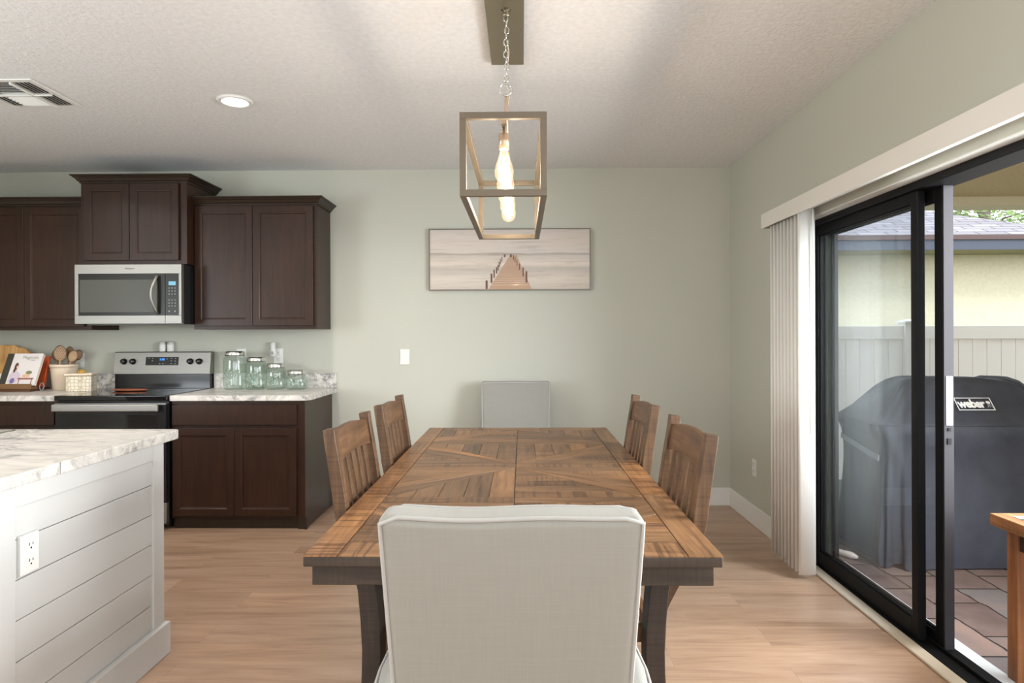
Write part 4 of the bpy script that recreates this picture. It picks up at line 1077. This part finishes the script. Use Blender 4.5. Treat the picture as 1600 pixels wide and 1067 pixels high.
# ------------------------------------------------------------------ outdoors
n = N('brick_pavers', .85, 0, .2); v = n.coord((1, 1, 1), rot=(0, 0, R(90)))
ns = n.noise(n.coord((1, 1, 1)), 7, 3); vd = n.n('ShaderNodeVectorMath', operation='ADD'); cc = n.n('ShaderNodeCombineXYZ')
n.l(n.math('MULTIPLY', n.math('SUBTRACT', ns, .5), .05), cc.inputs[1]); n.l(v, vd.inputs[0]); n.l(cc.outputs[0], vd.inputs[1])
b2 = n.n('ShaderNodeTexBrick'); n.l(vd.outputs[0], b2.inputs['Vector']); b2.inputs['Scale'].default_value = 1; b2.inputs['Brick Width'].default_value = .36; b2.inputs['Row Height'].default_value = .235; b2.inputs['Mortar Size'].default_value = .007; b2.inputs['Mortar Smooth'].default_value = .5
b2.inputs['Color1'].default_value = (0, 0, 0, 1); b2.inputs['Color2'].default_value = (1, 1, 1, 1); b2.inputs['Mortar'].default_value = (.5, .5, .5, 1)
s2 = n.n('ShaderNodeSeparateColor'); n.l(b2.outputs['Color'], s2.inputs[0])
pv = n.ramp(n.mix(.5, s2.outputs[0], n.noise(n.coord(), 4, 5, .6)), [(.2, rgb(92, 76, 72)), (.45, rgb(120, 102, 96)), (.6, rgb(104, 98, 98)), (.8, rgb(134, 112, 104))])
n.base(n.mix(b2.outputs['Fac'], pv, rgb(44, 36, 32))); n.bump(n.mix(.7, n.noise(n.coord(), 26, 5, .6), n.math('SUBTRACT', 1.0, b2.outputs['Fac'])), .6, .012); M_pav = n.m
struct('floor_patio', boxes((1.78, 6.6, -2.5, 5.4, -.12, -.045)), M_pav)
n = N('lawn', .9); n.base(n.ramp(n.noise(n.coord(), 30, 4), [(.3, rgb(84, 90, 66)), (.7, rgb(118, 126, 96))])); n.bump(n.noise(n.coord(), 90, 3), .8, .03); M_grass = n.m
struct('ground', boxes((-12, 40, -30, 60, -.3, -.1)), M_grass)
n = N('tan_stucco', .9, 0, .1); n.base(n.ramp(n.noise(n.coord(), 60, 3), [(.3, rgb(205, 184, 146)), (.7, rgb(222, 202, 164))])); n.bump(n.noise(n.coord(), 90, 4), .4, .004); M_tan = n.m
struct('ceiling_patio', boxes((1.755, 6.6, -2.5, 5.5, 2.44, 2.56)), M_tan)
struct('trim_4', boxes((1.755, 6.6, 5.28, 5.5, 2.368, 2.44)), plain('beam_paint', rgb(226, 214, 186), .8))
struct('wall_patio', boxes((6.3, 6.6, 5.1, 5.4, -.1, 2.37), (6.3, 6.6, -2.5, -2.2, -.1, 2.44)), M_tan)

# grill under its cover
gr = thing('covered_grill', 'barbecue grill under a dark grey fabric cover on the patio', 'grill', (2.66, 4.0, -.044))
GX = 2.655
def cover(bm):
    L = [(-.03, .575, .30, .10), (.06, .575, .30, .085), (.2, .57, .29, .07), (.38, .56, .28, .05), (.53, .55, .272, .035), (.6, .545, .268, .025), (.66, .555, .272, .02), (.72, .575, .278, .012), (.782, .598, .286, .0), (.80, .590, .276, .0), (.86, .525, .225, .0), (.92, .47, .178, .0), (.985, .41, .128, .0), (1.025, .365, .098, 0), (1.046, .32, .07, .0), (1.05, .2, .03, .0)]
    rings = []; per = []
    k = 132
    for zi, (z, hx, hy, f) in enumerate(L):
        rg = []
        for i in range(k):
            a = 2*math.pi*i/k; ca, sa = math.cos(a), math.sin(a); p = .22 if z < 1.03 else .4
            x = hx*math.copysign(abs(ca)**p, ca); y = hy*math.copysign(abs(sa)**p, sa)
            fold = f*(.5*math.sin(7*a+1.1)+.35*math.sin(13*a+z*3)+.25*math.sin(23*a+2))*.5
            wr = .006*math.sin(9*a+z*14)+.004*math.sin(17*a-z*22)
            zz_ = z
            if zi == 0: zz_ = -.03+.012*math.sin(5*a)+.008*math.sin(11*a)
            if zi >= 12: zz_ += .006*math.sin(3*a+1)
            rg.append(bm.verts.new((GX+x*(1+fold)+wr*ca, 3.985+y*(1+fold*1.2)+wr*sa, zz_)))
        rings.append(rg)
    for A, B in zip(rings, rings[1:]):
        for i in range(k): bm.faces.new([A[i], A[(i+1) % k], B[(i+1) % k], B[i]])
    bm.faces.new(rings[-1])
n = N('grill_cover_fabric', .62, 0, .4); g = n.noise(n.coord((2, 2, 2)), 2.4, 5, .6, .5)
n.base(n.ramp(g, [(.3, rgb(42, 44, 54)), (.7, rgb(58, 60, 70))])); n.bump(n.noise(n.coord((1.6, 1.6, 1.0)), 2.2, 3, .5, .6), .35, .04); M_cover = n.m
cv = obj('fabric_cover', cover, M_cover, gr, smooth=True)
def hem(bm):
    pts = []
    for i in range(48):
        a = 2*math.pi*i/48; ca, sa = math.cos(a), math.sin(a); pts.append((GX+.601*math.copysign(abs(ca)**.22, ca), 3.985+.289*math.copysign(abs(sa)**.22, sa), .785))
    tube(bm, pts, .003, 6, closed=True)
obj('hem_seam', hem, plain('dark_seam', rgb(48, 50, 56), .7), cv, smooth=True)
obj('webbing_strap', lambda bm: (rbox(bm, (GX-.562, 3.99, .62), (.006, .44, .035), (R(9), 0, 0))), plain('grey_webbing', rgb(120, 122, 130), .6), gr)
# logo on the sloping front of the lid
sl0 = Vector((0, 3.985-.276, .80)); sl1 = Vector((0, 3.985-.128, .985)); sa_ = math.atan2(sl1.z-sl0.z, sl1.y-sl0.y)
lc = sl0+(sl1-sl0)*.52; lc.x = 2.655
LM = Matrix.Translation(lc+Vector((0, -math.sin(sa_), math.cos(sa_)))*.009) @ Matrix.Rotation(sa_, 4, 'X')
M_logo = plain('white_logo', rgb(230, 230, 232), .5)
obj('logo_lettering', text_bm('weber', .078, LM @ Matrix.Translation((-.018, 0, 0)) @ Matrix.Scale(.82, 4, (1, 0, 0)), .002, .0025, .92), M_logo, gr)
def lframe(bm):
    w, h, t_ = .105, .043, .004
    for q in ((-w, w, h-t_, h), (-w, w, -h, -h+t_), (-w, -w+t_, -h+t_, h-t_), (w-t_, w, -h+t_, h-t_)):
        vs = box(bm, q[0], q[1], q[2], q[3], -.001, .002)
        for v_ in vs: v_.co = LM @ v_.co
    # little kettle mark after the word
    k = 12
    vs = [bm.verts.new(LM @ Vector((.082+.013*math.cos(math.pi*2*i/k), .010+.010*math.sin(math.pi*2*i/k), .002))) for i in range(k)]; bm.faces.new(vs)
    for a in (-.012, 0, .012):
        vs = [bm.verts.new(LM @ Vector(p)) for p in ((.0815+a*.3, .003, .002), (.0835+a*.3, .003, .002), (.0835+a, -.024, .002), (.0815+a, -.024, .002))]; bm.faces.new(vs)
obj('logo_frame', lframe, M_logo, gr)
def hose(bm):
    tube(bm, [(1.80, 4.32, .06), (1.82, 4.25, .02), (1.85, 4.17, -.005), (1.89, 4.08, -.02), (1.93, 3.99, -.026), (1.965, 3.92, -.026), (1.99, 3.88, -.024), (2.01, 3.85, -.024)], [.03, .028, .022, .018, .016, .02, .022, .008], 10)
tag(obj('downspout_strip', hose, plain('pale_plastic', rgb(212, 196, 186), .6), smooth=True), 'pale curved strip lying on the pavers by the foot of the covered grill', 'strip')

# patio table
pt = thing('patio_table', 'orange stained wooden table with a tiled top outside the open door', 'table', (2.1, 2.1, -.044))
def ptop(bm): box(bm, 1.81, 2.5, 1.5, 2.495, .575, .62)
obj('top_frame', ptop, mk_wood('orange_rail', [(.3, rgb(96, 60, 34)), (.5, rgb(140, 96, 60)), (.72, rgb(172, 128, 88))], .45, .5, 'Y'), pt, bevel=.004)
n = N('slate_tiles', .15, 0, .6); b3 = n.n('ShaderNodeTexBrick'); n.l(n.coord(), b3.inputs['Vector']); b3.inputs['Scale'].default_value = 1; b3.inputs['Brick Width'].default_value = .3; b3.inputs['Row Height'].default_value = .3; b3.inputs['Mortar Size'].default_value = .006; b3.offset = 0
b3.inputs['Color1'].default_value = rgb(150, 170, 172); b3.inputs['Color2'].default_value = rgb(176, 190, 190); b3.inputs['Mortar'].default_value = rgb(60, 60, 60); n.base(b3.outputs['Color'])
obj('tile_inset', boxes((1.86, 2.45, 1.55, 2.445, .61, .6215)), n.m, pt)
for x in (1.845, 2.44):
    for y in (1.56, 2.435): obj('leg', boxes((x+.005, x+.055, y-.026, y+.026, -.044, .575)), M_patiow, pt, bevel=.003)
obj('rail', boxes((1.86, 2.43, 2.41, 2.43, .5, .575), (1.86, 1.875, 1.58, 2.41, .5, .575)), M_legw, pt)

# vinyl fence
M_fence = plain('white_vinyl_fence', rgb(238, 232, 224), .5)
fe = thing('vinyl_fence', 'white vinyl privacy fence behind the covered grill', 'fence', (4.2, 6.2, -.1))
px_ = [1.84, 3.73, 5.62, 7.51]
for x in px_:
    p = obj('fence_post', boxes((x-.062, x+.062, 6.14, 6.264, -.1, 1.42)), M_fence, fe, bevel=.004)
    obj('post_cap', lambda bm: (box(bm, x-.075, x+.075, 6.125, 6.277, 1.42, 1.437), lathe(bm, [(.09, 1.437), (.0005, 1.462)], (x, 6.2, 0), 4, caps=False, rot=Matrix.Rotation(R(45), 3, 'Z'))), M_fence, p)
for a, b in zip(px_, px_[1:]):
    a += .062; b -= .062
    obj('top_rail', boxes((a, b, 6.175, 6.229, 1.265, 1.392)), M_fence, fe, bevel=.003)
    obj('bottom_rail', boxes((a, b, 6.175, 6.229, -.085, .055)), M_fence, fe, bevel=.003)
    def bd(bm):
        k = 13; w = (b-a)/k
        for i in range(k): box(bm, a+i*w+.002, a+(i+1)*w-.002, 6.19, 6.214, .055, 1.265)
        box(bm, a, b, 6.199, 6.206, .055, 1.265)
    obj('boards', bd, M_fence, fe)

# neighbour's house
n = N('cream_stucco', .9, 0, .1); n.base(n.ramp(n.noise(n.coord(), 20, 4), [(.3, rgb(214, 203, 176)), (.7, rgb(222, 212, 186))])); n.bump(n.noise(n.coord(), 60, 4), .4, .006); M_stucco = n.m
ho = thing('neighbour_house', 'cream stucco house with a grey shingle hip roof beyond the fence', 'house', (2, 13, -.1))
obj('stucco_walls', boxes((-5.4, 7.5, 9.59, 18.4, -.1, 2.495)), M_stucco, ho)
obj('soffit', boxes((-5.95, 7.97, 9.02, 18.98, 2.492, 2.512)), plain('olive_soffit', rgb(150, 140, 108), .7), ho)
obj('fascia', boxes((-6, 8.0, 8.99, 9.02, 2.49, 2.63), (7.97, 8.0, 9.02, 19, 2.49, 2.63)), plain('blue_grey_fascia', rgb(78, 82, 94), .6), ho)
obj('drip_edge', boxes((-6.02, 8.02, 8.965, 9.0, 2.63, 2.695), (8.0, 8.03, 9.0, 19, 2.63, 2.695)), plain('brown_drip', rgb(96, 76, 72), .7), ho)
n = N('asphalt_shingle', .95, 0, .1); b4 = n.n('ShaderNodeTexBrick'); n.l(n.coord((1, 1.08, 1)), b4.inputs['Vector']); b4.inputs['Scale'].default_value = 1; b4.inputs['Brick Width'].default_value = .42; b4.inputs['Row Height'].default_value = .155; b4.inputs['Mortar Size'].default_value = .012; b4.inputs['Mortar Smooth'].default_value = .3
b4.inputs['Color1'].default_value = rgb(136, 128, 128); b4.inputs['Color2'].default_value = rgb(158, 150, 150); b4.inputs['Mortar'].default_value = rgb(92, 84, 86); n.base(b4.outputs['Color'])
def roof(bm):
    z0 = 2.695; zr = z0+.42*5
    P = [(-6.02, 8.965, z0), (8.03, 8.965, z0), (8.03, 19.03, z0), (-6.02, 19.03, z0), (-1, 14, zr), (3.0, 14, zr)]
    V_ = [bm.verts.new(p) for p in P]
    for f in ((0, 1, 5, 4), (1, 2, 5), (2, 3, 4, 5), (3, 0, 4), (3, 2, 1, 0)): bm.faces.new([V_[i] for i in f])
obj('shingle_roof', roof, n.m, ho)

# trees beyond the house
n = N('leafy_green', .8); n.base(n.ramp(n.noise(n.coord((1, 1, 1)), 1.3, 3), [(.3, rgb(88, 112, 62)), (.7, rgb(158, 178, 112))])); M_leaf = n.m
M_bark = mk_wood('pine_bark', [(.3, rgb(96, 84, 74)), (.6, rgb(140, 126, 116)), (.8, rgb(166, 154, 144))], .9, .2)
def tree(x, y, h, r, seed, label, n_l=6500):
    q = random.Random(seed)
    t = thing('tree', label, 'tree', (x, y, -.1), 'trees behind the neighbour house')
    tips = []
    def tr(bm):
        tube(bm, [(x+.1*math.sin(i*.8+seed), y, -.1+h*.9*i/8) for i in range(9)], [.2-.019*i for i in range(9)], 10)
        for i in range(34):
            a = q.uniform(0, 2*math.pi); z = h*q.uniform(.28, .9); L = r*q.uniform(.5, 1)
            p0 = Vector((x, y, z)); p1 = p0+Vector((math.cos(a)*L*.5, math.sin(a)*L*.5, .1+L*.15)); p2 = p0+Vector((math.cos(a)*L, math.sin(a)*L, L*q.uniform(-.1, .4)))
            tube(bm, [p0, p1, p2], [.045, .03, .012], 5); tips.extend([p1, p2, (p1+p2)/2])
    obj('trunk', tr, M_bark, t, smooth=True)
    def lv(bm):
        for i in range(n_l):
            c = q.choice(tips)+Vector((q.gauss(0, .32), q.gauss(0, .32), q.gauss(0, .22)))
            u = Vector((q.uniform(-1, 1), q.uniform(-1, 1), q.uniform(-1, 1))).normalized(); w = u.orthogonal().normalized(); s = q.uniform(.05, .11)
            bm.faces.new([bm.verts.new(c-u*s), bm.verts.new(c+w*s*.5), bm.verts.new(c+u*s), bm.verts.new(c-w*s*.5)])
    o = obj('foliage', lv, M_leaf, t)
tree(12.9, 18, 9.5, 2.4, 3, 'pine with a bare grey trunk rising behind the neighbour roof')
tree(17.6, 21, 9, 2.6, 5, 'leafy tree behind the roof beside the bare trunked pine')
tree(10.6, 27, 8.5, 2.6, 8, 'leafy tree behind the neighbour roof next to the door stile')
tree(24.0, 33, 12, 3.2, 12, 'leafy tree furthest back at the picture edge over the roof', 7000)
